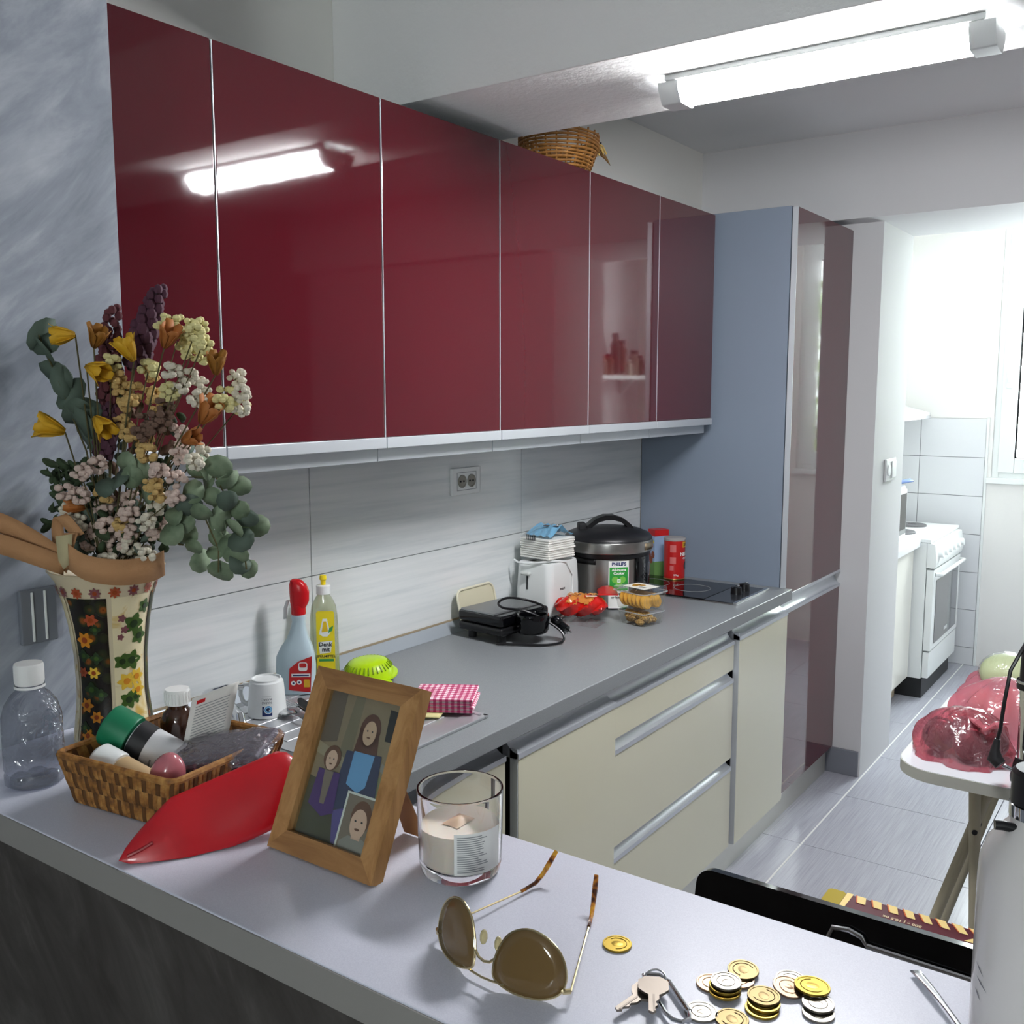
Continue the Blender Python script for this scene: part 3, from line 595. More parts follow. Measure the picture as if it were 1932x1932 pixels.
def biscuit_box(loc, rz, L, Wd, H, label, bis, lidded):
    t = thing('biscuit_box', label, 'box', loc, rz, 'clear biscuit boxes')
    b = B(); n = 5
    secs = [(0.84, 0.0006), (0.86, 0.003), (0.97, H-0.012), (1.0, H-0.008), (1.03, H-0.008), (1.03, H-0.004)]
    rr = []
    for s, z in secs: rr.append([b.verts.new((x*s, y*s, z)) for x, y in rrect(-L/2, -Wd/2, L/2, Wd/2, 0.012, n)])
    for a, c in zip(rr, rr[1:]):
        for k in range(len(a)): b.faces.new((a[k], a[(k+1) % len(a)], c[(k+1) % len(a)], c[k]))
    b.faces.new(rr[0][::-1]); obj('tub', b, clear_pl, t)
    b = B()
    for k in range(14):
        s = -0.45+0.9*k/13
        tube(b, [(L/2*0.868, Wd*s*0.86, 0.004), (L/2*0.968, Wd*s*0.96, H-0.014)], 0.0010, 4)
    obj('ribs', b, clear_pl, t)
    b = B(); tube(b, [(x*1.03, y*1.03, H-0.005) for x, y in rrect(-L/2, -Wd/2, L/2, Wd/2, 0.012, n)], 0.0016, 6, closed=True); obj('rim', b, mat('clear_rim', '#e4e8ea', 0.08, trans=0.7), t)
    if lidded:
        b = B(); prism(b, rrect(-L/2*1.02, -Wd/2*1.02, L/2*1.02, Wd/2*1.02, 0.012), H-0.003, H+0.0065); obj('lid', b, clear_pl, t)
        b = B(); prism(b, rrect(-L/2*0.66, -Wd/2*0.62, L/2*0.72, Wd/2*0.66, 0.003), H+0.0068, H+0.0072); lb = obj('label', b, mat('label_paper', '#e9e6dc', 0.5), t)
        b = B()
        for x, y, r in ((-0.02, 0.006, 0.013), (-0.004, 0.012, 0.011), (-0.014, -0.008, 0.010)): prism(b, circ(r, 14, x, y), H+0.0073, H+0.0076)
        obj('biscuit_print', b, mat('biscuit_print', '#c08a2c', 0.5), lb)
        b = B(); f = lambda x, y: (x+0.02, y-0.01, H+0.0075); strip(b, -0.016, -0.002, 0.014, 0.003, f); obj('print_bar', b, ink, lb)
        b = B(); strip(b, -0.012, -0.010, 0.008, -0.0075, f); obj('print_bar', b, ink_grey, lb)
        b = B(); box(b, L/2*1.02, -0.02, H-0.008, L/2*1.02+0.008, 0.02, H-0.003, bev=0.002); box(b, -L/2*1.02-0.008, -0.02, H-0.008, -L/2*1.02, 0.02, H-0.003, bev=0.002); obj('tab', b, bpy.data.materials['clear_rim'], t)
    for k in range(bis[0]):
        b = B(); a = bis[1]
        if lidded:
            x = -L*0.33+L*0.66*k/(bis[0]-1)
            for yy in (-Wd*0.2, Wd*0.2):
                lathe(b, [(0, -0.004), (0.0205, -0.004), (0.0225, 0), (0.0205, 0.004), (0, 0.004)], 18, (0, 0, 0), 0, Matrix.Translation((x, yy, 0.026)) @ Matrix.Rotation(R(68), 4, 'Y'))
        else:
            x, y = random.uniform(-L*0.34, L*0.34), random.uniform(-Wd*0.34, Wd*0.34); ball(b, (x, y, 0.011+0.010*(k % 3)), 0.013, 7, 0, (1.2, 1, 0.7))
        obj('biscuit', b, bis[2], t)
bisc = mat('golden_biscuit', '#dca43c', 0.6); seed = mat('seed_biscuit', '#a8813f', 0.7); v_ = coords(seed); tocol(seed, ramp(seed, noise(seed, v_, 260, 2), [(0.35, '#5c4122'), (0.5, '#a9823f'), (0.7, '#cba660')]))
biscuit_box((0.400, 2.560, ZC), R(-14), 0.105, 0.095, 0.044, 'clear box of dark seeded biscuits, lower of the two', (48, 0, seed), False)
biscuit_box((0.394, 2.566, ZC+0.0442), R(-14), 0.122, 0.108, 0.058, 'clear lidded box of golden round biscuits, upper of the two', (6, 0, bisc), True)

# ---- sandwich maker, cream tray behind it
tray = thing('serving_tray', 'small cream tray with rolled rim leaning on the tiles', 'tray', (0.046, 2.245, 0.8725))
Mt = Matrix.Rotation(R(-14), 4, 'Y') @ Matrix(((0, 0, 1, 0), (1, 0, 0, 0), (0, 1, 0, 0), (0, 0, 0, 1)))
b = B(); prism(b, rrect(-0.087, 0.003, 0.087, 0.118, 0.024), -0.0015, 0.0015, 0, Mt); obj('panel', b, mat('cream_tray', '#cfc9ae', 0.35), tray)
b = B(); tube(b, [(x, y, 0.003) for x, y in rrect(-0.087, 0.003, 0.087, 0.118, 0.024)], 0.0036, 8, closed=True, M=Mt); obj('rim', b, mat('cream_rim', '#ded9c2', 0.3), tray)
sm = thing('sandwich_maker', 'black electric sandwich maker with grey steel top plate', 'sandwich maker', (0.155, 2.205, ZC), R(-6))
b = B(); box(b, -0.092, -0.092, 0.022, 0.072, 0.112, 0.046, bev=0.008, seg=3); obj('lower_shell', b, black_pl, sm)
b = B(); box(b, -0.092, -0.092, 0.048, 0.072, 0.112, 0.078, bev=0.008, seg=3); obj('upper_shell', b, black_gloss, sm)
b = B(); box(b, -0.085, -0.088, 0.0755, 0.040, 0.108, 0.0825, bev=0.003, seg=2); obj('top_plate', b, mat('worn_steel', '#97999a', 0.4, metal=0.8), sm)
for x in (-0.06, 0.05):
    for y in (-0.065, 0.085):
        b = B(); cyl(b, (x, y, 0.0), 0.012, 0.024, 14); obj('foot', b, black_matte, sm)
b = B(); lathe(b, [(0.032, 0.030), (0.038, 0.028), (0.042, 0.036), (0.043, 0.072), (0.040, 0.080), (0.035, 0.078), (0.033, 0.070), (0.032, 0.030)], 30, (0.105, 0.0, 0), 0, None, 1, 1.15); obj('handle', b, black_gloss, sm)
b = B(); lathe(b, [(0, 0.026), (0.034, 0.026), (0.034, 0.032), (0, 0.032)], 24, (0.105, 0.0, 0)); obj('handle_floor', b, black_matte, sm)
for y in (-0.02, 0.0):
    b = B(); cyl(b, (0.0, 0, 0), 0.004, 0.003, 10, 0, Matrix.Translation((-0.03+y, 0.098, 0.0825))); obj('screw', b, steel, sm)
b = B(); pts = [(0.06, 0.08, 0.062), (0.085, 0.07, 0.085), (0.06, 0.02, 0.108), (0.02, -0.01, 0.112), (0.01, -0.035, 0.10), (0.04, -0.045, 0.092), (0.09, -0.02, 0.088), (0.13, 0.02, 0.062), (0.17, 0.045, 0.03), (0.185, 0.03, 0.008), (0.165, -0.02, 0.005), (0.11, -0.06, 0.005), (0.05, -0.10, 0.005)]
cr = []
for i in range(len(pts)-1):
    p0, p1, p2, p3 = (Vector(pts[max(i-1, 0)]), Vector(pts[i]), Vector(pts[i+1]), Vector(pts[min(i+2, len(pts)-1)]))
    for k in range(6):
        t_ = k/6; cr.append(0.5*((2*p1)+(p2-p0)*t_+(2*p0-5*p1+4*p2-p3)*t_*t_+(3*p1-p0-3*p2+p3)*t_**3))
tube(b, cr, 0.0034, 8); obj('cord', b, black_pl, sm)
b = B(); ball(b, (0.145, 0.055, 0.055), 0.018, 14, 0, (1.0, 0.9, 0.9)); cyl(b, (0, 0, 0), 0.014, 0.03, 14, 0, Matrix.Translation((0.148, 0.06, 0.045)) @ Matrix.Rotation(R(115), 4, 'Y')); pl = obj('plug', b, black_gloss, sm)
b = B()
for d in (-0.008, 0.008): cyl(b, (0, 0, 0), 0.0024, 0.018, 8, 0, Matrix.Translation((0.170, 0.06+d, 0.034)) @ Matrix.Rotation(R(115), 4, 'Y'))
obj('pin', b, chrome, pl)

# ---- cleaning bottles
def superloft(bm, secs, n=28, p=2.6):
    """secs: (z, half width x, half depth y, offset x)"""
    rr = []
    for z, a, c, o in secs:
        ring = []
        for k in range(n):
            t = 2*math.pi*k/n; cx = math.copysign(abs(math.cos(t))**(2/p), math.cos(t)); cy = math.copysign(abs(math.sin(t))**(2/p), math.sin(t)); ring.append(bm.verts.new((o+a*cx, c*cy, z)))
        rr.append(ring)
    for a, c in zip(rr, rr[1:]):
        for k in range(n): bm.faces.new((a[k], a[(k+1) % n], c[(k+1) % n], c[k]))
    bm.faces.new(rr[0][::-1]); bm.faces.new(rr[-1])
sp = thing('spray_bottle', 'pale blue spray cleaner bottle with red trigger head', 'bottle', (0.078, 1.500, 0.8735), R(38))
b = B(); superloft(b, [(0.0, 0.040, 0.024, 0), (0.004, 0.043, 0.026, 0), (0.06, 0.045, 0.027, 0), (0.085, 0.043, 0.026, 0), (0.105, 0.036, 0.023, 0.003), (0.125, 0.025, 0.019, 0.006), (0.150, 0.017, 0.016, 0.008), (0.165, 0.0145, 0.0145, 0.009), (0.174, 0.017, 0.017, 0.009), (0.180, 0.0155, 0.0155, 0.009)]); obj('bottle', b, mat('pale_blue_plastic', '#b9cdd6', 0.3), sp)
b = B(); lathe(b, [(0.0155, 0.18), (0.0165, 0.182), (0.0165, 0.200), (0.015, 0.202), (0, 0.202)], 24, (0.009, 0, 0)); hd_ = obj('trigger_head', b, red_pl, sp)
b = B(); superloft(b, [(0.198, 0.017, 0.015, 0.010), (0.21, 0.021, 0.0155, 0.012), (0.232, 0.022, 0.0155, 0.012), (0.248, 0.019, 0.0145, 0.009), (0.258, 0.013, 0.011, 0.005), (0.261, 0.006, 0.006, 0.003)]); obj('hood', b, red_pl, hd_)
b = B(); superloft(b, [(0.212, 0.004, 0.006, -0.014), (0.195, 0.004, 0.006, -0.020), (0.17, 0.004, 0.005, -0.021)]); obj('trigger', b, white_pl, hd_)
f = lambda x, y: (x, -0.0275-0.0001, y)
def front(yo): return lambda x, y: (x, yo, y)
b = B(); patch(b, [(-0.013, 0.012), (0.036, 0.006), (0.041, 0.09), (0.010, 0.078), (-0.010, 0.062)], front(-0.0274)); lb = obj('label', b, red_lab, sp)
b = B(); patch(b, rrect(0.010, 0.056, 0.030, 0.076, 0.005), front(-0.0277)); strip(b, -0.006, 0.042, 0.036, 0.050, front(-0.0277)); patch(b, circ(0.0055, 14, -0.002, 0.028), front(-0.0277)); patch(b, circ(0.0055, 14, 0.011, 0.030), front(-0.0277)); obj('white_print', b, ink_white, lb)
b = B(); strip(b, -0.003, 0.0445, 0.033, 0.0475, front(-0.028)); patch(b, circ(0.0025, 8, -0.002, 0.028), front(-0.028)); patch(b, circ(0.0025, 8, 0.011, 0.030), front(-0.028)); obj('dark_print', b, ink_blue, lb)
b = B(); patch(b, rrect(0.012, 0.064, 0.028, 0.074, 0.004), front(-0.028)); obj('emblem', b, red_lab, lb)
b = B(); patch(b, rrect(0.021, 0.018, 0.034, 0.036, 0.002), front(-0.0277)); obj('yellow_print', b, mat('honey_print', '#e7b52c', 0.5), lb)
ds = thing('dish_soap', 'clear yellow dish soap bottle with yellow spout', 'bottle', (0.080, 1.588, 0.8735), R(38))
b = B(); superloft(b, [(0.0, 0.030, 0.019, 0), (0.004, 0.033, 0.021, 0), (0.03, 0.034, 0.0215, 0), (0.09, 0.033, 0.021, 0), (0.16, 0.0315, 0.020, 0), (0.185, 0.028, 0.018, 0), (0.20, 0.021, 0.016, 0), (0.213, 0.013, 0.013, 0), (0.218, 0.0125, 0.0125, 0)]); obj('bottle', b, film('soap_bottle', '#dfe3cf', 0.04, 0.75, 0.1), ds)
b = B(); superloft(b, [(0.003, 0.031, 0.0195, 0), (0.03, 0.0325, 0.020, 0), (0.062, 0.032, 0.0198, 0)]); obj('liquid', b, mat('yellow_soap', '#c3c812', 0.2, trans=0.4), ds)
b = B(); lathe(b, [(0, 0.213), (0.0165, 0.213), (0.0165, 0.232), (0.014, 0.234), (0, 0.234)], 24); obj('cap', b, white_pl, ds)
b = B(); lathe(b, [(0, 0.234), (0.006, 0.234), (0.006, 0.244), (0.0085, 0.247), (0.0075, 0.256), (0, 0.258)], 20); obj('spout', b, mat('spout_yellow', '#efd41b', 0.35), ds)
b = B(); patch(b, rrect(-0.015, 0.024, 0.027, 0.176, 0.006), front(-0.0222)); lb = obj('label', b, yel, ds)
b = B(); patch(b, [(-0.008, 0.075), (0.017, 0.078), (0.022, 0.106), (-0.011, 0.103)], front(-0.0225)); patch(b, [(-0.009, 0.122), (0.0, 0.116), (0.010, 0.116), (0.017, 0.124), (0.010, 0.158), (0.0, 0.158)], front(-0.0225)); obj('white_print', b, ink_white, lb)
b = B(); patch(b, [(-0.003, 0.126), (0.012, 0.128), (0.008, 0.152), (0.002, 0.152)], front(-0.0228)); obj('lemon_print', b, mat('lemon_print', '#e9c21a', 0.5), lb)
b = B(); patch(b, [(0.012, 0.124), (0.022, 0.130), (0.024, 0.142), (0.015, 0.136)], front(-0.0228)); obj('leaf_print', b, mat('leaf_print', '#3d9a4d', 0.5), lb)
b = B(); strip(b, -0.010, 0.057, 0.024, 0.063, front(-0.0225)); obj('green_bar', b, bpy.data.materials['leaf_print'], lb)
b = B(); text(b, 'Denk', 0.0135, front(-0.0228), 0, 0.0004, at=(0.005, 0.097)); text(b, 'mit', 0.0135, front(-0.0228), 0, 0.0004, at=(0.006, 0.085)); text(b, 'SPÜLMITTEL', 0.0082, front(-0.0226), 0, 0.0002, at=(0.006, 0.069)); obj('lettering', b, ink, lb)

# ---- mug, colander, cutlery, bowl, towel, cloth, tap
mg = thing('mug', 'white mug with blue eye emblem standing upside down', 'mug', (0.140, 1.360, 0.8735)); fm = R(-50)
b = B(); lathe(b, [(0.0405, 0.0), (0.041, 0.002), (0.036, 0.064), (0.0345, 0.072), (0.031, 0.0745), (0.031, 0.078), (0.0285, 0.078), (0.0275, 0.0745), (0, 0.0745), (0, 0.070), (0.031, 0.069), (0.0385, 0.002), (0.0405, 0.0)], 40); obj('cup', b, white_pl, mg)
b = B(); ha = R(205); tube(b, [(math.cos(ha)*r, math.sin(ha)*r, z) for r, z in ((0.037, 0.060), (0.050, 0.061), (0.059, 0.052), (0.060, 0.038), (0.055, 0.024), (0.045, 0.017), (0.0385, 0.018))], 0.0048, 10); obj('handle', b, white_pl, mg)
f = lambda x, y: ((0.0412-0.0815*y*1.0)*math.cos(fm+x/0.039), (0.0412-0.0815*y)*math.sin(fm+x/0.039), 0.0005+y)
b = B(); strip(b, -0.004, 0.006, 0.016, 0.026, lambda x, y: f(x, y), 0, 6); eb = obj('emblem_square', b, ink_blue, mg)
def off(k): return lambda x, y: ((0.0412-0.0815*y+k)*math.cos(fm+x/0.039), (0.0412-0.0815*y+k)*math.sin(fm+x/0.039), 0.0005+y)
for r, mm, k in ((0.0092, ink_white, 0.0002), (0.0078, mat('eye_blue', '#5d9fd0', 0.4), 0.0004), (0.0062, mat('eye_pale_blue', '#8cc0e4', 0.4), 0.0006), (0.0040, mat('pupil_navy', '#12204a', 0.3), 0.0008), (0.0009, ink_white, 0.0010)):
    b = B(); patch(b, circ(r, 22, 0.0085 if r > 0.002 else 0.0105, 0.0195 if r > 0.002 else 0.0185), off(k)); obj('eye_ring', b, mm, eb)
b = B(); text(b, 'NAPAS', 0.0068, lambda x, y: off(0.0003)(0.006-x, 0.034-y), 0, 0.0001); text(b, 'MAPAC', 0.0068, lambda x, y: off(0.0003)(0.006-x, 0.041-y), 0, 0.0001); strip(b, -0.004, 0.0465, 0.016, 0.047, off(0.0003)); obj('lettering', b, ink_grey, mg)
co = thing('colander', 'lime green plastic colander lying upside down on the drainer', 'colander', (0.135, 1.678, 0.8770))
Mc = Matrix.Rotation(R(6), 4, 'X')
b = B(); lathe(b, [(0.064, 0.000), (0.069, 0.002), (0.069, 0.006), (0.060, 0.008), (0.056, 0.022), (0.046, 0.036), (0.030, 0.042), (0, 0.043), (0, 0.041), (0.029, 0.040), (0.044, 0.034), (0.053, 0.021), (0.058, 0.004), (0.064, 0.0)], 48, M=Mc); obj('bowl', b, lime, co)
b = B()
for k in range(32):
    a = 2*math.pi*k/32; Ms = Mc @ Matrix.Rotation(a, 4, 'Z') @ Matrix.Translation((0.0515, 0, 0.0297)) @ Matrix.Rotation(R(48), 4, 'Y'); box(b, -0.0085, -0.0011, -0.001, 0.0085, 0.0011, 0.0012, M=Ms)
obj('slots', b, limedark, co)  # strips in darker lime paint the shade of open slots
b = B(); prism(b, rrect(0.062, -0.012, 0.088, 0.012, 0.006), 0.0015, 0.005, 0, Mc @ Matrix.Rotation(R(-15), 4, 'Z')); obj('grip', b, lime, co)
fk = thing('fork', 'steel fork on the drainer beside the mug', 'fork', (0.178, 1.412, 0.8748), R(-14))
b = B(); tube(b, [(0.0, 0, 0.006), (0.03, 0, 0.004), (0.10, 0, 0.003)], [0.003, 0.0035, 0.005], 8, flat=0.35); obj('handle', b, steel, fk)
for k in range(4):
    b = B(); y = -0.009+0.006*k; tube(b, [(0.0, y*0.4, 0.006), (-0.015, y, 0.004), (-0.04, y, 0.005), (-0.058, y, 0.013)], [0.0022, 0.0018, 0.0015, 0.0008], 6); obj('tine', b, steel, fk)
kn = thing('black_handled_knife', 'knife with thick black handle on the drainer', 'knife', (0.214, 1.404, 0.8748), R(-22))
b = B(); superloft(b, [(0, 0.006, 0.004, 0), (0.01, 0.009, 0.006, 0), (0.06, 0.010, 0.007, 0), (0.085, 0.008, 0.006, 0), (0.09, 0.004, 0.003, 0)], 16, 2.4)
for v in b.verts: v.co = Matrix.Translation((-0.045, 0, 0.016)) @ Matrix.Rotation(R(90), 4, 'Y') @ v.co
obj('handle', b, black_matte, kn)
b = B(); prism(b, [(0.045, -0.006), (0.13, -0.008), (0.15, 0.006), (0.045, 0.006)], 0.0095, 0.0107); obj('blade', b, steel, kn)
spn = thing('drainer_spoon', 'steel spoon on the drainer below the fork', 'spoon', (0.190, 1.372, 0.8748), R(-16))
b = B(); ball(b, (0, 0, 0.007), 0.020, 16, 0, (1.25, 0.9, 0.25)); obj('bowl', b, steel, spn)
b = B(); tube(b, [(0.02, 0, 0.007), (0.05, 0, 0.010), (0.13, 0, 0.004)], [0.003, 0.0026, 0.005], 8, flat=0.4); obj('handle', b, steel, spn)
gb = thing('glass_bowl', 'small clear glass bowl upside down behind the photo frame', 'bowl', (0.205, 1.508, 0.8735))
b = B(); lathe(b, [(0.045, 0), (0.047, 0.003), (0.043, 0.018), (0.030, 0.032), (0.022, 0.036), (0, 0.036), (0, 0.033), (0.020, 0.033), (0.028, 0.029), (0.040, 0.016), (0.043, 0.0), (0.045, 0)], 36); obj('shell', b, clear_pl, gb)
ging = mat('gingham', '#d87ba0', 0.85); v_ = coords(ging); xx = sep(ging, v_)
st = [math_(ging, 'GREATER_THAN', math_(ging, 'FRACT', math_(ging, 'MULTIPLY', xx[k], 78.0)), 0.5) for k in (0, 1)]
tocol(ging, ramp(ging, math_(ging, 'MULTIPLY', math_(ging, 'ADD', st[0], st[1]), 0.5), [(0.0, '#efdfe3'), (0.25, '#cf7391'), (0.75, '#a8265a')], 'CONSTANT'))
tw = thing('gingham_towel', 'folded pink and white gingham tea towel on the drainer', 'towel', (0.430, 1.605, 0.8790), R(30))
for k in range(4):
    b = B(); z0 = 0.0006+k*0.0078; o_ = 0.003*math.sin(k*2.1)
    box(b, -0.066+o_, -0.052, z0, 0.066+o_, 0.055, z0+0.0074, bev=0.0034, seg=3)
    bmesh.ops.subdivide_edges(b, edges=[e for e in b.edges if e.calc_length() > 0.05], cuts=8, use_grid_fill=True)
    for v in b.verts: v.co.z += 0.0016*math.sin(40*v.co.x+k)*math.cos(33*v.co.y)*(k/3)
    obj('fold', b, ging, tw)
yc = thing('yellow_cloth', 'pale yellow dish cloth under the gingham towel', 'cloth', (0.385, 1.548, 0.8765), R(25))
b = B(); grid(b, lambda u, v: (-0.07+0.14*u, -0.045+0.085*v, 0.0012+0.0010*math.sin(9*u)*math.sin(7*v)), 16, 12); obj('cloth', b, mat('pale_yellow_cloth', '#d8d096', 0.9), yc, thick=0.002)
tp = thing('kitchen_tap', 'chrome mixer tap at the back of the sink', 'tap', (0.078, 1.268, 0.8735))
b = B(); lathe(b, [(0, 0), (0.026, 0), (0.024, 0.006), (0.021, 0.02), (0.021, 0.045), (0, 0.045)], 28); obj('base', b, chrome, tp)
b = B(); ball(b, (0, 0, 0.047), 0.024, 20, 0, (1.05, 1, 0.8)); obj('dome', b, chrome, tp)
b = B(); tube(b, [(0.015, 0, 0.038), (0.05, -0.01, 0.048), (0.10, -0.03, 0.052), (0.14, -0.045, 0.046), (0.147, -0.048, 0.030)], [0.012, 0.011, 0.0105, 0.011, 0.0115], 14); obj('spout', b, chrome, tp)
b = B(); tube(b, [(0, 0, 0.06), (0.02, 0.02, 0.068), (0.045, 0.045, 0.066)], [0.007, 0.006, 0.005], 10); obj('lever', b, chrome, tp)

# ---- basket on top of the wall cabinets
wb = thing('wicker_basket', 'orange wicker basket with straw bird head on the wall cabinets', 'basket', (0.165, 2.462, 2.1545), R(8))
RX, RY = 0.11, 0.128
def brim(z, a):
    s = 0.66+0.34*min(1, z/0.085)**0.8; return (RX*s*math.cos(a), RY*s*math.sin(a), z)
for k in range(13):
    z = 0.004+k*0.0092; b = B()
    tube(b, [(brim(z, 2*math.pi*j/44)[0]*(1+0.022*math.sin(22*2*math.pi*j/44+math.pi*(k % 2))), brim(z, 2*math.pi*j/44)[1]*(1+0.022*math.sin(22*2*math.pi*j/44+math.pi*(k % 2))), z+0.0015*math.sin(3*2*math.pi*j/44+k)) for j in range(44)], 0.0036, 6, closed=True); obj('weave_strand', b, wick, wb)
for k in range(22):
    a = 2*math.pi*k/22; b = B(); tube(b, [brim(z, a) for z in (0.0, 0.03, 0.06, 0.122)], 0.0026, 5); obj('stake', b, wick, wb)
b = B(); lathe(b, [(0, 0.001), (0.66, 0.001), (0.66, 0.004), (0, 0.004)], 30, sx=RX, sy=RY); obj('bottom', b, wick, wb)
straw = mat('straw', '#cfae62', 0.7)
b = B(); ball(b, (0.05, 0.132, 0.110), 0.022, 12, 0, (1, 1.15, 1)); hdb = obj('bird_head', b, straw, wb)
b = B(); tube(b, [(0.062, 0.148, 0.100), (0.078, 0.164, 0.082), (0.088, 0.176, 0.062)], [0.008, 0.005, 0.0006], 8); obj('beak', b, mat('dark_straw', '#7a5a30', 0.7), hdb)
for s_ in (-1, 1):
    b = B(); ball(b, (0.056+0.018*s_, 0.134, 0.119), 0.003, 6); obj('eye', b, black_matte, hdb)
for k in range(10):
    b = B(); a = random.uniform(-1, 1); tube(b, [(0.05+0.012*a, 0.120, 0.122), (0.06+0.02*a, 0.140, 0.112), (0.066+0.024*a, 0.146, 0.084+0.01*random.random())], 0.0022, 5); obj('straw_wisp', b, straw, hdb)
# ================================================================= THINGS ON THE BAR
ZB = 1.0802
# ---- photo frame leaning on its easel foot
fr = thing('photo_frame', 'oak photo frame with snapshots of children, propped on the bar', 'photo frame', (1.032, 0.655, ZB))
Mf = Matrix.Rotation(R(-24.3), 4, 'X') @ Matrix(((1, 0, 0, 0), (0, 0, 1, 0), (0, 1, 0, 0), (0, 0, 0, 1)))   # sheet (x, up, depth back) -> space
FW, FH, fwid = 0.074, 0.196, 0.0215
def bar4(bm, a, c, d, e, z0, z1): prism(bm, [a, c, d, e], z0, z1)
for nm_, pts, mm in (('rail', [(-FW, 0.003), (FW, 0.003), (FW-fwid, 0.003+fwid), (-FW+fwid, 0.003+fwid)], oak_h), ('rail', [(-FW, FH), (-FW+fwid, FH-fwid), (FW-fwid, FH-fwid), (FW, FH)], oak_h),
                     ('stile', [(-FW, 0.0031), (-FW+fwid, 0.003+fwid), (-FW+fwid, FH-fwid), (-FW, FH-0.0001)], oak), ('stile', [(FW, 0.0031), (FW, FH-0.0001), (FW-fwid, FH-fwid), (FW-fwid, 0.003+fwid)], oak)):
    b = B(); prism(b, pts, 0.0, 0.017, 0, Mf); obj(nm_, b, mm, fr)
b = B(); box(b, -FW+0.012, 0.015, 0.012, FW-0.012, FH-0.012, 0.0165, M=Mf); obj('backing', b, kraft, fr)
b = B(); Pt = lambda x, y, z: tuple(Mf @ Vector((x, y, z)))
prism(b, [(0.02, 0.0), (0.05, 0.0), (0.045, 0.115), (0.025, 0.115)], -0.0008, 0.0008, 0, Matrix.Translation((0.0, 0.112, 0.0015)) @ Matrix.Rotation(R(24), 4, 'X') @ Matrix(((1, 0, 0, 0), (0, 0, 1, 0), (0, 1, 0, 0), (0, 0, 0, 1)))); obj('easel_leg', b, kraft, fr)
x0, x1, y0, y1 = -FW+fwid-0.002, FW-fwid+0.002, 0.003+fwid-0.002, FH-fwid+0.002; SW, SH = x1-x0, y1-y0
def pm(h, r=0.35): return mat('print_'+h, '#'+h, r)
cols = ['a28b6e', '7c6a5a', '8f8066', '5f5a45', '95936a', '3a3634', 'b3a184', 'e0b797', '6e4636', '7fb0dc', '4d4e66', '6d5f98', 'efc3a8', '7d5640', '61417a', 'f2ede0', '94816f', 'a39a8e', 'c4b7a3', '3c3a3a']
pms = [pm(c) for c in cols]
def ph(u, v, k): return Pt(x0+SW*u, y0+SH*v, 0.0116-0.00025*k)
def shape(bm, pts, k, mi): poly(bm, [ph(u, v, k) for u, v in pts], mi)
def ell(bm, cu, cv, ru, rv, k, mi, n=18, a0=0, a1=360): shape(bm, [(cu+ru*math.cos(R(a0+(a1-a0)*i/n)), cv+rv*math.sin(R(a0+(a1-a0)*i/n))) for i in range(n+(0 if a1-a0 == 360 else 1))], k, mi)
b = B(); shape(b, [(0, 0), (1, 0), (1, 1), (0, 1)], 0, 0)
shape(b, [(0, 0.62), (0.24, 0.66), (0.22, 1), (0, 1)], 1, 1); shape(b, [(0.3, 0.55), (0.46, 0.55), (0.46, 1), (0.34, 1)], 1, 2); shape(b, [(0, 0), (1, 0), (1, 0.3), (0, 0.4)], 1, 3); shape(b, [(0.78, 0.2), (1, 0.2), (1, 0.52), (0.8, 0.5)], 2, 4)
shape(b, [(0.82, 0.74), (1, 0.74), (1, 0.94), (0.8, 0.95)], 1, 5); shape(b, [(0.0, 0.56), (0.4, 0.5), (0.42, 0.56), (0.0, 0.64)], 2, 6); shape(b, [(0.85, 0.55), (1, 0.5), (1, 0.56), (0.86, 0.6)], 2, 17)
# taller child
ell(b, 0.62, 0.78, 0.13, 0.115, 3, 8); shape(b, [(0.5, 0.78), (0.74, 0.78), (0.78, 0.62), (0.48, 0.62)], 3, 8)
shape(b, [(0.40, 0.62), (0.84, 0.64), (0.9, 0.30), (0.36, 0.22)], 4, 10); shape(b, [(0.5, 0.63), (0.76, 0.63), (0.74, 0.42), (0.66, 0.37), (0.5, 0.41)], 5, 9)
ell(b, 0.625, 0.765, 0.082, 0.082, 5, 7); shape(b, [(0.42, 0.22), (0.72, 0.3), (0.66, 0.02), (0.5, 0.02)], 4, 11)
ell(b, 0.625, 0.735, 0.022, 0.006, 6, 13)
for e in (-0.03, 0.03): ell(b, 0.625+e, 0.778, 0.010, 0.006, 6, 19)
# smaller child
ell(b, 0.25, 0.545, 0.11, 0.085, 6, 13); ell(b, 0.25, 0.53, 0.072, 0.068, 7, 12); shape(b, [(0.12, 0.46), (0.4, 0.46), (0.44, 0.2), (0.3, 0.16), (0.1, 0.22)], 7, 14); shape(b, [(0.2, 0.46), (0.32, 0.46), (0.3, 0.24), (0.24, 0.24)], 8, 16)
for e in (-0.026, 0.026): ell(b, 0.25+e, 0.54, 0.009, 0.005, 8, 19)
ell(b, 0.25, 0.505, 0.020, 0.005, 8, 13)
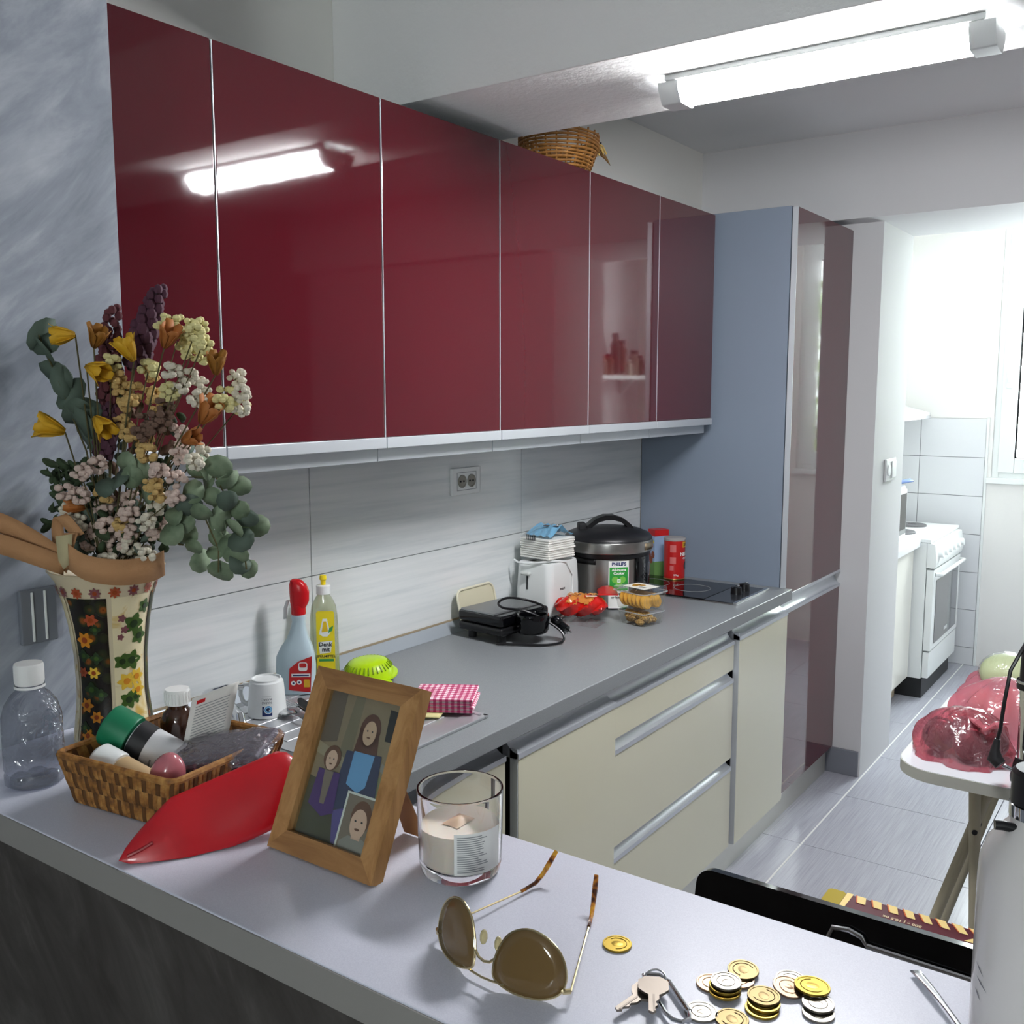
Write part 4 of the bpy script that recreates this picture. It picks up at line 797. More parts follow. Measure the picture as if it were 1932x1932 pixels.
# small portrait tucked into the corner
shape(b, [(0.56, 0.0), (1, 0.0), (1, 0.375), (0.56, 0.375)], 9, 15); shape(b, [(0.585, 0.0), (1, 0.0), (1, 0.36), (0.585, 0.36)], 10, 16)
ell(b, 0.80, 0.235, 0.125, 0.105, 11, 13); ell(b, 0.79, 0.19, 0.10, 0.095, 12, 12); shape(b, [(0.6, 0.0), (1, 0.0), (0.99, 0.07), (0.88, 0.105), (0.7, 0.105), (0.61, 0.06)], 11, 17); shape(b, [(0.74, 0.09), (0.85, 0.09), (0.85, 0.13), (0.74, 0.13)], 11, 12)
for e in (-0.04, 0.04): ell(b, 0.79+e, 0.205, 0.013, 0.007, 13, 19)
ell(b, 0.79, 0.155, 0.032, 0.008, 13, 13)
o = obj('photo_print', b, pms, fr); o.modifiers.clear()
b = B(); box(b, x0, y0, 0.0068, x1, y1, 0.0078, M=Mf); obj('glazing', b, pane_glass, fr)

# ---- candle in a glass
cd = thing('jar_candle', 'white wax candle in a clear glass tumbler with paper label', 'candle', (1.152, 0.738, ZB))
b = B(); lathe(b, [(0, 0.0), (0.036, 0.0), (0.0395, 0.003), (0.0415, 0.012), (0.0435, 0.084), (0.043, 0.0865), (0.0415, 0.0865), (0.0408, 0.084), (0.0388, 0.016), (0.035, 0.010), (0, 0.009)], 48); obj('tumbler', b, glass, cd)
b = B(); lathe(b, [(0, 0.0096), (0.0345, 0.0105), (0.0384, 0.0165), (0.0395, 0.050), (0.037, 0.0495), (0.025, 0.048), (0.012, 0.0495), (0, 0.049)], 40); obj('wax', b, mat('candle_wax', '#f6eadb', 0.45, sss=0.35), cd)
b = B(); grid(b, lambda u, v: (0.02*(u-0.5)-0.002, 0.028*(v-0.5), 0.0500+0.0045*math.sin(math.pi*u)*math.sin(math.pi*v)), 10, 10); obj('wax_lump', b, mat('wax_lump', '#e2c3a4', 0.5, sss=0.3), cd)
f = on_cyl(0.0432, 0, R(-44)); b = B(); grid(b, lambda u, v: on_cyl(0.0423+0.0008*v, 0.014+0.042*v, R(-44))(-0.012+0.052*u, 0), 14, 1); lb = obj('label', b, mat('candle_label', '#dfe0dd', 0.6), cd)
b = B()
for k in range(17):
    w_ = 0.020+0.012*random.random(); zz = 0.0520-k*0.0022
    strip(b, -0.009, 0, -0.009+w_, 0.0009, on_cyl(0.0426+0.0008*(zz-0.014)/0.042, zz, R(-44)), 0, 8)
o = obj('print_lines', b, ink_grey, lb); o['kind'] = 'stuff'

# ---- aviator sunglasses lying upside down
sg = thing('sunglasses', 'gold rimmed aviator sunglasses with brown lenses lying upside down', 'sunglasses', (1.284, 0.596, ZB))
lens_m = mat('brown_lens', '#6a5433', 0.08, spec=0.6); gw = mat('pale_gold_wire', '#d5c49a', 0.18, metal=1.0)
tort = mat('tortoise_acetate', '#a8641a', 0.15, coat=0.5); v_ = coords(tort); tocol(tort, ramp(tort, noise(tort, v_, 90, 2), [(0.38, '#4a2410'), (0.5, '#b86d17'), (0.62, '#dca02e')]))
def avi(s):   # lens outline seen from the front, upside down: flat brow at the bottom
    pts = []
    ctrl = [(0.006, 0.006), (0.022, 0.001), (0.044, 0.002), (0.058, 0.010), (0.061, 0.024), (0.055, 0.040), (0.042, 0.050), (0.027, 0.052), (0.013, 0.044), (0.005, 0.028), (0.003, 0.014)]
    n = len(ctrl)
    for i in range(n):
        p0, p1, p2, p3 = [Vector((*ctrl[(i+d) % n], 0)) for d in (-1, 0, 1, 2)]
        for k in range(4):
            t_ = k/4; q = 0.5*((2*p1)+(p2-p0)*t_+(2*p0-5*p1+4*p2-p3)*t_*t_+(3*p1-p0-3*p2+p3)*t_**3); pts.append((s*(q.x+0.007), q.y))
    return pts
Mg = Matrix.Rotation(R(-4), 4, 'Z') @ Matrix.Rotation(R(-13), 4, 'X') @ Matrix(((1, 0, 0, 0), (0, 0, 1, 0), (0, 1, 0, 0), (0, 0, 0, 1)))
def wrap(x, y): return Mg @ Vector((x, y+0.0015, 4.2*x*x+1.2*(y-0.025)**2))
for s in (-1, 1):
    pts = avi(s); b = B(); c0 = (sum(p[0] for p in pts)/len(pts), sum(p[1] for p in pts)/len(pts)); prev = None
    for q in (0.33, 0.66, 1.0):
        ring = [b.verts.new(wrap(c0[0]+(x-c0[0])*q, c0[1]+(y-c0[1])*q)) for x, y in pts]
        if prev is None:
            vc = b.verts.new(wrap(*c0))
            for k in range(len(ring)): b.faces.new((vc, ring[k], ring[(k+1) % len(ring)]))
        else:
            for k in range(len(ring)): b.faces.new((prev[k], ring[k], ring[(k+1) % len(ring)], prev[(k+1) % len(ring)]))
        prev = ring
    obj('lens', b, lens_m, sg, thick=0.0016)
    b = B(); tube(b, [wrap(x, y) for x, y in pts], 0.0011, 8, closed=True); rm = obj('rim', b, gw, sg)
    b = B(); e = wrap(s*0.0675, 0.012); tube(b, [wrap(s*0.066, 0.014), e, e+Vector((s*0.004, 0.004, 0))], 0.0022, 8); obj('hinge', b, gw, rm)
    b = B(); tip = e+Vector((s*0.004, 0.004, 0)); dv = Vector((0.165, 0.986, 0)) if s < 0 else Vector((-0.39, 0.92, 0))
    seq = [tip, tip+dv*0.05+Vector((0, 0, -0.002)), tip+dv*0.105+Vector((0, 0, -0.005))]
    tube(b, seq, 0.0010, 6); tm = obj('temple', b, gw, sg)
    b = B(); p = seq[-1]; tube(b, [p, p+dv*0.020+Vector((0, 0, 0.001)), p+dv*0.030+Vector((0, 0, 0.006)), p+dv*0.040+Vector((0, 0, 0.014)), p+dv*0.050+Vector((0, 0, 0.023))], [0.0016, 0.0020, 0.0023, 0.0027, 0.0022], 8); obj('temple_tip', b, tort, tm)
    b = B(); q = wrap(s*0.011, 0.030); ball(b, tuple(q+Vector((-s*0.003, 0.006, 0))), 0.006, 10, 0, (0.5, 0.7, 1.1)); obj('nose_pad', b, mat('nose_pad', '#d8cda0', 0.2, trans=0.5) if s < 0 else bpy.data.materials['nose_pad'], sg)
b = B(); tube(b, [wrap(-0.011, 0.022), wrap(-0.006, 0.0175), wrap(0, 0.016), wrap(0.006, 0.0175), wrap(0.011, 0.022)], 0.0012, 8); obj('bridge', b, gw, sg)
b = B(); tube(b, [wrap(-0.022, 0.0045), wrap(-0.01, 0.0035), wrap(0, 0.003), wrap(0.01, 0.0035), wrap(0.022, 0.0045)], 0.0010, 8); obj('brow_bar', b, gw, sg)

# ---- coins
def coin(x, y, z, r, mm, label, tilt=(0, 0)):
    t = thing('coin', label, 'coin', (x, y, ZB+z), random.uniform(0, 6), 'loose change on the bar'); t.rotation_euler[0] = R(tilt[0]); t.rotation_euler[1] = R(tilt[1])
    b = B(); lathe(b, [(0, 0.0003), (r*0.86, 0.0003), (r*0.88, 0), (r*0.98, 0), (r, 0.0003), (r, 0.0017), (r*0.98, 0.002), (r*0.88, 0.002), (r*0.86, 0.0016), (0, 0.0016)], 36); obj('disc', b, mm, t)
    b = B()
    if mm in (gold, bronze): ball(b, (0, 0, 0.0016), r*0.42, 10, 0, (0.8, 1, 0.08)); tube(b, [(r*0.66*math.cos(k*0.5), r*0.66*math.sin(k*0.5), 0.0017) for k in range(9)], 0.0004, 4)
    else: lathe(b, [(r*0.55, 0.0014), (r*0.58, 0.0021), (r*0.61, 0.0014)], 24); ball(b, (0, 0, 0.0016), r*0.3, 8, 0, (1, 0.7, 0.08))
    obj('relief', b, mm, t)
coin(1.348, 0.708, 0.0, 0.0127, gold, 'brass coin lying alone beside the sunglasses')
coin(1.4545, 0.7195, 0.0, 0.0125, copper, 'pinkish coin under the darkest coin at the back of the heap')
coin(1.4535, 0.731, 0.0022, 0.0127, bronze, 'dark bronze coin on a pinkish one at the back of the heap', (3, -2))
coin(1.4385, 0.702, 0.0, 0.0125, copper, 'pale bright coin at the left end of the heap')
coin(1.4525, 0.6955, 0.0022, 0.0127, gold, 'brass coin second from the top of the left stack', (2, 0))
coin(1.4515, 0.6985, 0.0046, 0.0127, gold, 'shiny brass coin third in the left stack')
coin(1.4510, 0.7008, 0.0069, 0.0123, silver, 'bright two-ring coin on top of the left stack')
coin(1.4840, 0.6935, 0.0, 0.0130, gold, 'brass coin at the bottom of the middle stack')
coin(1.4835, 0.6985, 0.0022, 0.0128, gold, 'brass coin in the middle of the middle stack')
coin(1.4815, 0.7035, 0.0044, 0.0128, bronze, 'dull bronze coin on top of the middle stack')
coin(1.4925, 0.7285, 0.0030, 0.0126, copper, 'copper coloured coin tilted against the middle stack', (4, 9))
coin(1.4890, 0.7440, 0.0, 0.0122, silver, 'pale two-ring coin behind the largest brass coin')
coin(1.5215, 0.7135, 0.0, 0.0123, silver, 'pale coin at the bottom of the right stack')
coin(1.5185, 0.7220, 0.0022, 0.0124, silver, 'grey coin under the large brass one, right stack')
coin(1.5085, 0.7380, 0.0045, 0.0140, gold, 'largest brass coin on top of the right stack', (2, 2))
coin(1.4470, 0.6630, 0.0, 0.0128, silver, 'blank bright coin nearest the keys at the picture bottom')
coin(1.4700, 0.6680, 0.0, 0.0128, bronze, 'dull bronze coin at the bottom edge beside the bright one')

# ---- keys on a carabiner, teaspoon
kr = thing('key_ring', 'two steel keys clipped on a small steel carabiner', 'keys', (1.405, 0.662, ZB), R(0))
kst = mat('key_steel', '#80786f', 0.38, metal=1.0)
b = B(); seg_ = [(-0.012, 0.018), (-0.004, 0.022), (0.006, 0.018), (0.036, -0.008), (0.040, -0.016), (0.037, -0.023), (0.030, -0.024), (0.022, -0.020), (-0.012, 0.010), (-0.015, 0.014)]
tube(b, [(x, y, 0.004) for x, y in seg_], 0.0017, 8, closed=True); ca = obj('carabiner', b, steel, kr)
b = B(); tube(b, [(0.006, 0.018, 0.004), (0.036, -0.008, 0.004)], 0.0023, 10); obj('gate', b, chrome, ca)
for k, (ang, z, pos) in enumerate(((-100, 0.0045, (0.0, 0.004)), (-62, 0.0075, (-0.002, 0.006)))):
    b = B(); Mk = Matrix.Translation((pos[0], pos[1], z)) @ Matrix.Rotation(R(ang), 4, 'Z') @ Matrix.Rotation(R(-3 if k else 0), 4, 'Y')
    prism(b, [(-0.004, -0.006), (0.002, -0.012), (0.014, -0.012), (0.019, -0.008), (0.022, -0.0042), (0.044, -0.0042), (0.046, -0.001), (0.043, 0.0015), (0.040, 0.0), (0.036, 0.003), (0.032, 0.0015), (0.028, 0.0042), (0.022, 0.0042), (0.019, 0.008), (0.014, 0.012), (0.002, 0.012), (-0.004, 0.006)], 0, 0.002, 0, Mk); ky = obj('key', b, kst, kr)
    b = B(); box(b, 0.022, -0.0008, 0.0019, 0.044, 0.0008, 0.0023, M=Mk); obj('groove', b, mat('key_groove', '#6e675f', 0.4, metal=1.0) if k == 0 else bpy.data.materials['key_groove'], ky)
b = B(); tube(b, [(-0.002+0.009*math.cos(2*math.pi*k/20), 0.008+0.009*math.sin(2*math.pi*k/20), 0.0075+0.004*math.sin(2*math.pi*k/20)) for k in range(20)], 0.0008, 6, closed=True); obj('split_ring', b, steel, kr)
ts = thing('teaspoon', 'steel teaspoon lying on the bar beside the white bottle', 'spoon', (1.590, 0.785, ZB), R(-52))
b = B(); grid(b, lambda u, v: (-0.033+0.085*u, (v-0.5)*(0.0085-0.0045*min(1, u*1.6)), 0.0035+0.0025*math.sin(3*u)), 14, 3); obj('handle', b, steel, ts, thick=0.0012)
b = B(); ball(b, (0.067, 0, 0.005), 0.014, 16, 0, (1.35, 0.85, 0.3)); obj('bowl', b, steel, ts)

# ---- white steel bottle at the right edge
wbt = thing('drinks_bottle', 'white metal drinks bottle with black cap at the right edge', 'bottle', (1.655, 0.770, ZB))
bw = mat('white_enamel', '#d3cfcc', 0.25, coat=0.4)
b = B(); lathe(b, [(0, 0.0), (0.033, 0.0), (0.0365, 0.004), (0.0368, 0.12), (0.0362, 0.138), (0.032, 0.152), (0.024, 0.163), (0.0185, 0.169), (0.0165, 0.176), (0.0165, 0.186), (0, 0.186)], 48); obj('body', b, bw, wbt)
b = B(); lathe(b, [(0.0167, 0.173), (0.019, 0.174), (0.019, 0.183), (0.0165, 0.184)], 32); obj('neck_ring', b, chrome, wbt)
b = B(); lathe(b, [(0, 0.184), (0.0185, 0.184), (0.0185, 0.206), (0.016, 0.209), (0, 0.209)], 32); obj('cap', b, black_pl, wbt)
b = B(); tube(b, [(-0.010, -0.012, 0.166), (-0.020, -0.016, 0.168), (-0.025, -0.018, 0.168)], 0.0036, 10); obj('strap_end', b, black_pl, wbt)
for z0, a0, l_ in ((0.062, -148, 0.010), (0.052, -146, 0.013), (0.042, -147, 0.008)):
    f = on_cyl(0.0369, z0, R(a0)); b = B(); patch(b, [(0, 0), (l_*0.5, -0.002), (l_, -0.007), (l_*0.5, -0.004)], f); obj('leaf_decal', b, mat('grey_decal', '#77757c', 0.5) if z0 > 0.06 else bpy.data.materials['grey_decal'], wbt)
f = on_cyl(0.0369, 0.012, R(-112)); b = B(); patch(b, circ(0.008, 16, 0, 0.006, 1.3, 0.8), f); obj('orange_decal', b, mat('orange_decal', '#b9713f', 0.5), wbt)

# ---- plastic water bottle on the left
pw = thing('water_bottle', 'clear empty plastic bottle with white screw cap by the wall', 'bottle', (0.588, 0.612, ZB))
b = B(); lathe(b, [(0, 0.002), (0.028, 0.0), (0.034, 0.004), (0.0345, 0.014), (0.033, 0.018), (0.0345, 0.022), (0.0345, 0.060), (0.0335, 0.064), (0.0345, 0.068), (0.034, 0.085), (0.030, 0.100), (0.022, 0.112), (0.015, 0.118), (0.0135, 0.124)], 36); obj('bottle', b, pet, pw)
b = B(); lathe(b, [(0, 0.150), (0.0160, 0.150), (0.0170, 0.147), (0.0170, 0.128), (0.016, 0.1245), (0, 0.1245)], 36); cp = obj('cap', b, white_matte, pw)
b = B(); lathe(b, [(0.0172, 0.1235), (0.0175, 0.1205), (0.0150, 0.1200)], 36); obj('tamper_ring', b, white_matte, cp)
for k in range(5):
    a = 2*math.pi*k/5; b = B(); ball(b, (0.018*math.cos(a), 0.018*math.sin(a), 0.006), 0.012, 10, 0, (1, 1, 0.5)); obj('base_lobe', b, pet, pw)

# ---- plaited reed basket and its contents
bk = thing('reed_basket', 'low rectangular plaited reed basket of medicines on the bar', 'basket', (0.757, 0.690, ZB), R(7))
LX, LY, HB = 0.094, 0.088, 0.060
def bsec(z): s = 0.86+0.14*z/HB; return LX*s, LY*s
for side in range(4):
    n = 26
    for j in range(3):
        for k in range(n):
            z0 = 0.001+j*0.0195; z1 = z0+0.0215; t0 = -1+2*(k)/n; t1 = -1+2*(k+1)/n; sl = 0.35*(t1-t0)
            b = B(); q = []
            for zz, sh in ((z0, 0), (z1, sl)):
                ax, ay = bsec(zz)
                for tt in (t0+sh, t1+sh):
                    tt = max(-1, min(1, tt)); L_, D_ = ((ax, ay) if side % 2 == 0 else (ay, ax)); q.append((tt*L_, -D_, zz))
            mid = [(sum(p[i] for p in q)/4) for i in range(3)]; mid[1] -= 0.0032
            Ms = Matrix.Rotation(R(90*side), 4, 'Z'); vv = [b.verts.new(Ms @ Vector(p)) for p in q]; vm = b.verts.new(Ms @ Vector(mid))
            vb = [b.verts.new(Ms @ Vector((p[0], p[1]+0.003, p[2]))) for p in q]
            for a_, c_ in ((0, 1), (1, 3), (3, 2), (2, 0)): b.faces.new((vv[a_], vv[c_], vm)); b.faces.new((vb[a_], vb[c_], vv[c_], vv[a_]))
            b.faces.new((vb[0], vb[2], vb[3], vb[1])); o = obj('plait', b, reed if (k+j) % 3 else reed_dark, bk, ang=60); o.modifiers.clear()
b = B(); ax, ay = bsec(HB); tube(b, [(x, y, HB+0.001+0.0008*math.sin(40*x+30*y)) for x, y in rrect(-ax, -ay, ax, ay, 0.012, 6)], 0.0042, 8, closed=True); obj('rim', b, reed, bk)
b = B(); ax, ay = bsec(0); box(b, -ax+0.003, -ay+0.003, 0.0005, ax-0.003, ay-0.003, 0.004); obj('bottom', b, reed_dark, bk)
def rod(a, c):  # matrix taking +z from point a towards point c
    a, c = Vector(a), Vector(c); return Matrix.Translation(a) @ (c-a).to_track_quat('Z', 'Y').to_matrix().to_4x4()
def at_base(loc, M): return Matrix.Translation((-loc[0], -loc[1], -loc[2])) @ M
L = (0.705, 0.672, 1.095); gt = thing('pill_bottle', 'white pill bottle with green lid leaning over the basket edge', 'bottle', L); Mr = at_base(L, rod((0.758, 0.702, 1.112), (0.668, 0.655, 1.163)))
b = B(); lathe(b, [(0, -0.012), (0.021, -0.012), (0.023, -0.009), (0.023, 0.062), (0.020, 0.068), (0, 0.068)], 32, M=Mr); obj('jar', b, mat('pale_label_paper', '#c9cacc', 0.5), gt)
b = B(); lathe(b, [(0.0233, 0.046), (0.0236, 0.046), (0.0236, 0.066), (0.0233, 0.066)], 32, M=Mr); obj('dark_band', b, black_matte, gt)
b = B(); lathe(b, [(0, 0.104), (0.0235, 0.104), (0.0255, 0.101), (0.0255, 0.072), (0.0245, 0.070), (0, 0.070)], 32, M=Mr); obj('lid', b, mat('green_lid', '#12744f', 0.45), gt)
b = B()
for k in range(6): strip(b, 0.0, -0.004+k*0.007, 0.022+0.006*random.random(), -0.0015+k*0.007, lambda x, y: tuple(Mr @ Vector(on_cyl(0.0234, 0, R(-60))(x, y))), 0, 5)
o = obj('print_lines', b, ink_grey, gt); o['kind'] = 'stuff'
L = (0.735, 0.632, 1.088); wc = thing('cream_bottle', 'small cream bottle with white cap lying in the basket', 'bottle', L); Mr = at_base(L, rod((0.772, 0.640, 1.112), (0.700, 0.622, 1.136)))
b = B(); lathe(b, [(0, -0.005), (0.0155, -0.005), (0.0175, 0), (0.0175, 0.035), (0.014, 0.040), (0, 0.040)], 28, M=Mr); obj('body', b, mat('cream_body', '#c9ac82', 0.45), wc)
b = B(); lathe(b, [(0, 0.072), (0.014, 0.072), (0.019, 0.067), (0.0195, 0.041), (0.018, 0.039), (0, 0.039)], 28, M=Mr); obj('cap', b, white_pl, wc)
L = (0.696, 0.742, 1.0845); bb_ = thing('brown_bottle', 'brown glass medicine bottle with white cap standing in the basket', 'bottle', L)
b = B(); lathe(b, [(0, 0), (0.0215, 0), (0.0225, 0.003), (0.0225, 0.058), (0.018, 0.070), (0.0125, 0.076), (0.0125, 0.082)], 30); obj('glass', b, mat('brown_glass', '#3a2013', 0.08, coat=0.5), bb_)
b = B(); lathe(b, [(0, 0.100), (0.0145, 0.100), (0.0150, 0.098), (0.0150, 0.081), (0.0, 0.081)], 30); cp = obj('cap', b, white_matte, bb_)
for k in range(24):
    a = 2*math.pi*k/24; b = B(); box(b, -0.0006, -0.0006, 0.083, 0.0006, 0.0006, 0.097, M=Matrix.Translation((0.0152*math.cos(a), 0.0152*math.sin(a), 0))); obj('knurl', b, white_matte, cp)
L = (0.752, 0.722, 1.090); lf = thing('leaflet', 'folded white paper leaflet with fine print standing in the basket', 'leaflet', L)
def lfn(u, v): return (-0.016+0.032*u+0.022*v*0.9, -0.014+0.045*u+0.012*v, 0.010+0.098*v-0.010*(1-u)+0.006*u)
b = B(); grid(b, lambda u, v: lfn(u, v), 4, 6); obj('sheet', b, mat('leaflet_paper', '#d9d7d2', 0.7), lf, thick=0.0012)
b = B()
for k in range(15):
    vv_ = 0.34+k*0.037; p_ = [lfn(0.12, vv_), lfn(0.88-0.1*random.random(), vv_), lfn(0.86, vv_+0.010), lfn(0.12, vv_+0.010)]; nrm = Vector((0.8, -0.6, 0.0))*0.0012; poly(b, [tuple(Vector(p)+nrm) for p in p_])
o = obj('print_lines', b, ink_grey, lf); o['kind'] = 'stuff'
b = B(); nrm = Vector((0.8, -0.6, 0))*0.0014; poly(b, [tuple(Vector(lfn(u, v))+nrm) for u, v in ((0.12, 0.9), (0.3, 0.9), (0.3, 0.95), (0.12, 0.95))]); obj('red_mark', b, red_lab, lf)
L = (0.812, 0.720, 1.0880); po = thing('wrapped_pouch', 'dark purple folded pouch in clear plastic lying in the basket', 'pouch', L, R(28))
Mp = Matrix.Translation((0, 0, 0.044)) @ Matrix.Rotation(R(-9), 4, 'Y') @ Matrix.Rotation(R(6), 4, 'X')
b = B(); box(b, -0.056, -0.038, 0.0, 0.056, 0.038, 0.010, bev=0.004, seg=3, M=Mp); obj('pouch', b, mat('dark_purple_cloth', '#33283a', 0.5), po)
b = B(); box(b, -0.050, -0.034, -0.012, 0.050, 0.034, -0.002, bev=0.004, seg=3, M=Mp); obj('lower_fold', b, bpy.data.materials['dark_purple_cloth'], po)
b = B()
def cbf(u, v):
    a = 2*math.pi*u; t_ = v*2-1; e_ = max(0.0, 1-abs(t_)**5)**0.6; cy_ = math.copysign(abs(math.cos(a))**0.6, math.cos(a)); sz_ = math.copysign(abs(math.sin(a))**0.6, math.sin(a))
    return tuple(Mp @ Vector((t_*0.066, cy_*(0.043*(0.7+0.3*e_)+0.0015*math.sin(19*t_)), 0.004+sz_*(0.0095*e_+0.0008)+0.0012*math.sin(13*t_+4*a))))
grid(b, cbf, 28, 22, 0, wrap=True); obj('clear_bag', b, film('pouch_film', '#f4f2f8', 0.10, 0.93, 0.1, 55), po)
L = (0.808, 0.640, 1.1072); eg = thing('pink_egg', 'glossy pink egg in the front corner of the basket', 'egg', L)
b = B(); lathe(b, [(0, 0)]+[(0.0195*math.sin(R(a))*(1+0.12*math.cos(R(a))), 0.0255-0.0255*math.cos(R(a))) for a in range(15, 180, 15)]+[(0, 0.051)], 24, M=Matrix.Translation((0, 0, 0.003)) @ Matrix.Rotation(R(18), 4, 'Y')); obj('shell', b, mat('pink_shell', '#b76a72', 0.2, coat=0.4), eg)

L = (0.795, 0.660, 1.0846); mb = thing('medicine_carton', 'flat pale medicine carton at the bottom of the basket', 'carton', L, R(7))
b = B(); box(b, -0.028, -0.034, 0.0004, 0.036, 0.012, 0.0222, bev=0.001); obj('carton', b, mat('pale_carton', '#b9b4ac', 0.5), mb)
b = B(); box(b, -0.02, -0.03, 0.0223, 0.01, -0.02, 0.0225); obj('print_band', b, ink_grey, mb)
# ---- red pouch leaning on the basket
rpm = mat('red_pouch_film', '#b8121e', 0.35, coat=0.25); bump(rpm, noise(rpm, coords(rpm, (1, 1, 1)), 9, 2, 0.5, 0.3), 0.35, 0.012)
rp = thing('red_pouch', 'red plastic pouch propped between the basket and photo frame', 'pouch', (0.893, 0.650, ZB))
b = B(); A_, Bq = Vector((-0.030, -0.105, 0.004)), Vector((0.045, 0.075, 0.050))
def rpf(u, v):
    a = 2*math.pi*u; ax_ = A_.lerp(Bq, v); e = min(1, (v*3.2))**0.75*min(1, (1-v)*7+0.55)
    w_ = 0.040*e; th = 0.013*e+0.0008; d = Vector((-0.55, 0.15, 0.78)); nn = Vector((0.80, -0.20, 0.55))
    p = ax_+d*(math.cos(a)*w_)+nn*(math.sin(a)*th*(1+0.25*math.sin(9*v+3*u)))
    return (p.x, p.y, max(p.z, 0.0008+0.001*u))
grid(b, rpf, 24, 22, 0, wrap=True); obj('pouch', b, rpm, rp)
b = B(); tube(b, [rpf(0.25, 0.04), rpf(0.25, 0.10), rpf(0.24, 0.16)], 0.0022, 8); obj('seam', b, mat('red_seam', '#8f0d18', 0.4), rp)

# ---- light switch plate on the stucco wall
ls = thing('light_switch', 'grey double light switch on the marbled wall behind the bottle', 'switch', (0.440, 0.706, 1.252))
b = B(); box(b, 0.0, -0.026, -0.038, 0.010, 0.026, 0.038, bev=0.003); obj('plate', b, mat('grey_switch', '#73777f', 0.35), ls)
for y in (-0.012, 0.006):
    b = B(); box(b, 0.010, y, -0.034, 0.0125, y+0.003, 0.034, bev=0.0008); obj('rocker_edge', b, white_pl, ls)
# ================================================================= VASE AND DRIED BOUQUET
VX, VY = 0.528, 0.760
vz = thing('vase', 'tall painted vase with dark floral and cream garden panels', 'vase', (VX, VY, ZB)); HV = 0.240
vprof = [(0.050, 0), (0.053, 0.006), (0.049, 0.03), (0.045, 0.07), (0.046, 0.12), (0.051, 0.165), (0.058, 0.20), (0.066, 0.226), (0.074, 0.238)]
def vr(z):
    for (r0, z0), (r1, z1) in zip(vprof, vprof[1:]):
        if z0 <= z <= z1: return r0+(r1-r0)*(z-z0)/(z1-z0)
    return vprof[-1][0]
b = B(); lathe(b, [(0, 0)]+vprof+[(0.0755, HV), (0.073, HV+0.001), (0.064, 0.226), (0.052, 0.19), (0.044, 0.16), (0, 0.158)], 48); obj('body', b, mat('vase_ivory', '#cdbfa0', 0.25), vz)
dk = mat('vase_dark_panel', '#1f1712', 0.25); v_ = coords(dk); vo = voro(dk, v_, 48); 
tocol(dk, mixc(dk, ramp(dk, noise(dk, v_, 22, 3), [(0.45, '#14100d'), (0.62, '#3a2a12'), (0.75, '#4a3a18')]), ramp(dk, vo.outputs[0], [(0.0, '#5a2a10'), (0.18, '#c07a1c'), (0.36, '#2a331a'), (0.5, '#171310')]), 0.0) if False else ramp(dk, vo.outputs[0], [(0.0, '#4a2410'), (0.12, '#8a4a16'), (0.3, '#2c3018'), (0.55, '#191411'), (0.8, '#241c14')]))
cr_ = mat('vase_cream_panel', '#e2d2a4', 0.25); v_ = coords(cr_); nn_ = noise(cr_, v_, 26, 3, 0.6, 0.8); tocol(cr_, ramp(cr_, nn_, [(0.3, '#c9a552'), (0.45, '#e3d6ae'), (0.62, '#dfd3ae'), (0.75, '#b98d3c')]))
def vpanel(a0, a1, z0, z1, d=0.0008): bb = B(); grid(bb, lambda u, v: ((vr(z0+(z1-z0)*v)+d)*math.cos(a0+(a1-a0)*u), (vr(z0+(z1-z0)*v)+d)*math.sin(a0+(a1-a0)*u), z0+(z1-z0)*v), 10, 20); return bb
fv = R(-55)   # towards the viewer
pans = []
for k in range(6):
    a0 = fv-R(34)+R(60)*k; pans.append(obj('painted_panel', vpanel(a0, a0+R(54), 0.004, 0.208), dk if k % 2 == 0 else cr_, vz))
def vpt(a, z, d=0.0014): return ((vr(z)+d)*math.cos(a), (vr(z)+d)*math.sin(a), z)
def vflower(parent, a, z, r, cols, n=6):
    bb = B(); pts = []
    for k in range(n*4):
        t = 2*math.pi*k/(n*4); rr_ = r*(0.8+0.2*math.cos(n*t)); pts.append((rr_*math.cos(t), rr_*math.sin(t)))
    patch(bb, pts, lambda x, y: vpt(a+x/vr(z), z+y, 0.0014)); o_ = obj('painted_flower', bb, cols[0], parent)
    bb = B(); patch(bb, circ(r*0.35, 10), lambda x, y: vpt(a+x/vr(z), z+y, 0.0017)); obj('flower_centre', bb, cols[1], parent)
org = mat('paint_orange', '#c77f1f', 0.3); orgd = mat('paint_rust', '#8f3d14', 0.3); grn = mat('paint_green', '#3e5a22', 0.3); grnd = mat('paint_dark_green', '#24361a', 0.3); ylw = mat('paint_yellow', '#d9b23c', 0.3); plum = mat('paint_plum', '#7d4a4e', 0.3); rst = mat('paint_red', '#a34a2a', 0.3)
for da, z, r, c in ((-6, 0.150, 0.0125, (org, orgd)), (4, 0.105, 0.009, (ylw, orgd)), (-12, 0.060, 0.011, (org, orgd)), (6, 0.045, 0.009, (org, orgd)), (-8, 0.020, 0.010, (org, orgd)), (8, 0.178, 0.010, (rst, orgd)), (-16, 0.105, 0.008, (rst, orgd))): vflower(pans[0], fv-R(10)+R(da), z, r, c)
for da, z, r in ((-14, 0.128, 0.010), (8, 0.125, 0.009), (-4, 0.082, 0.011), (12, 0.075, 0.009), (10, 0.165, 0.008), (-16, 0.03, 0.009)): vflower(pans[0], fv-R(8)+R(da), z, r, (grnd, grn), 4)
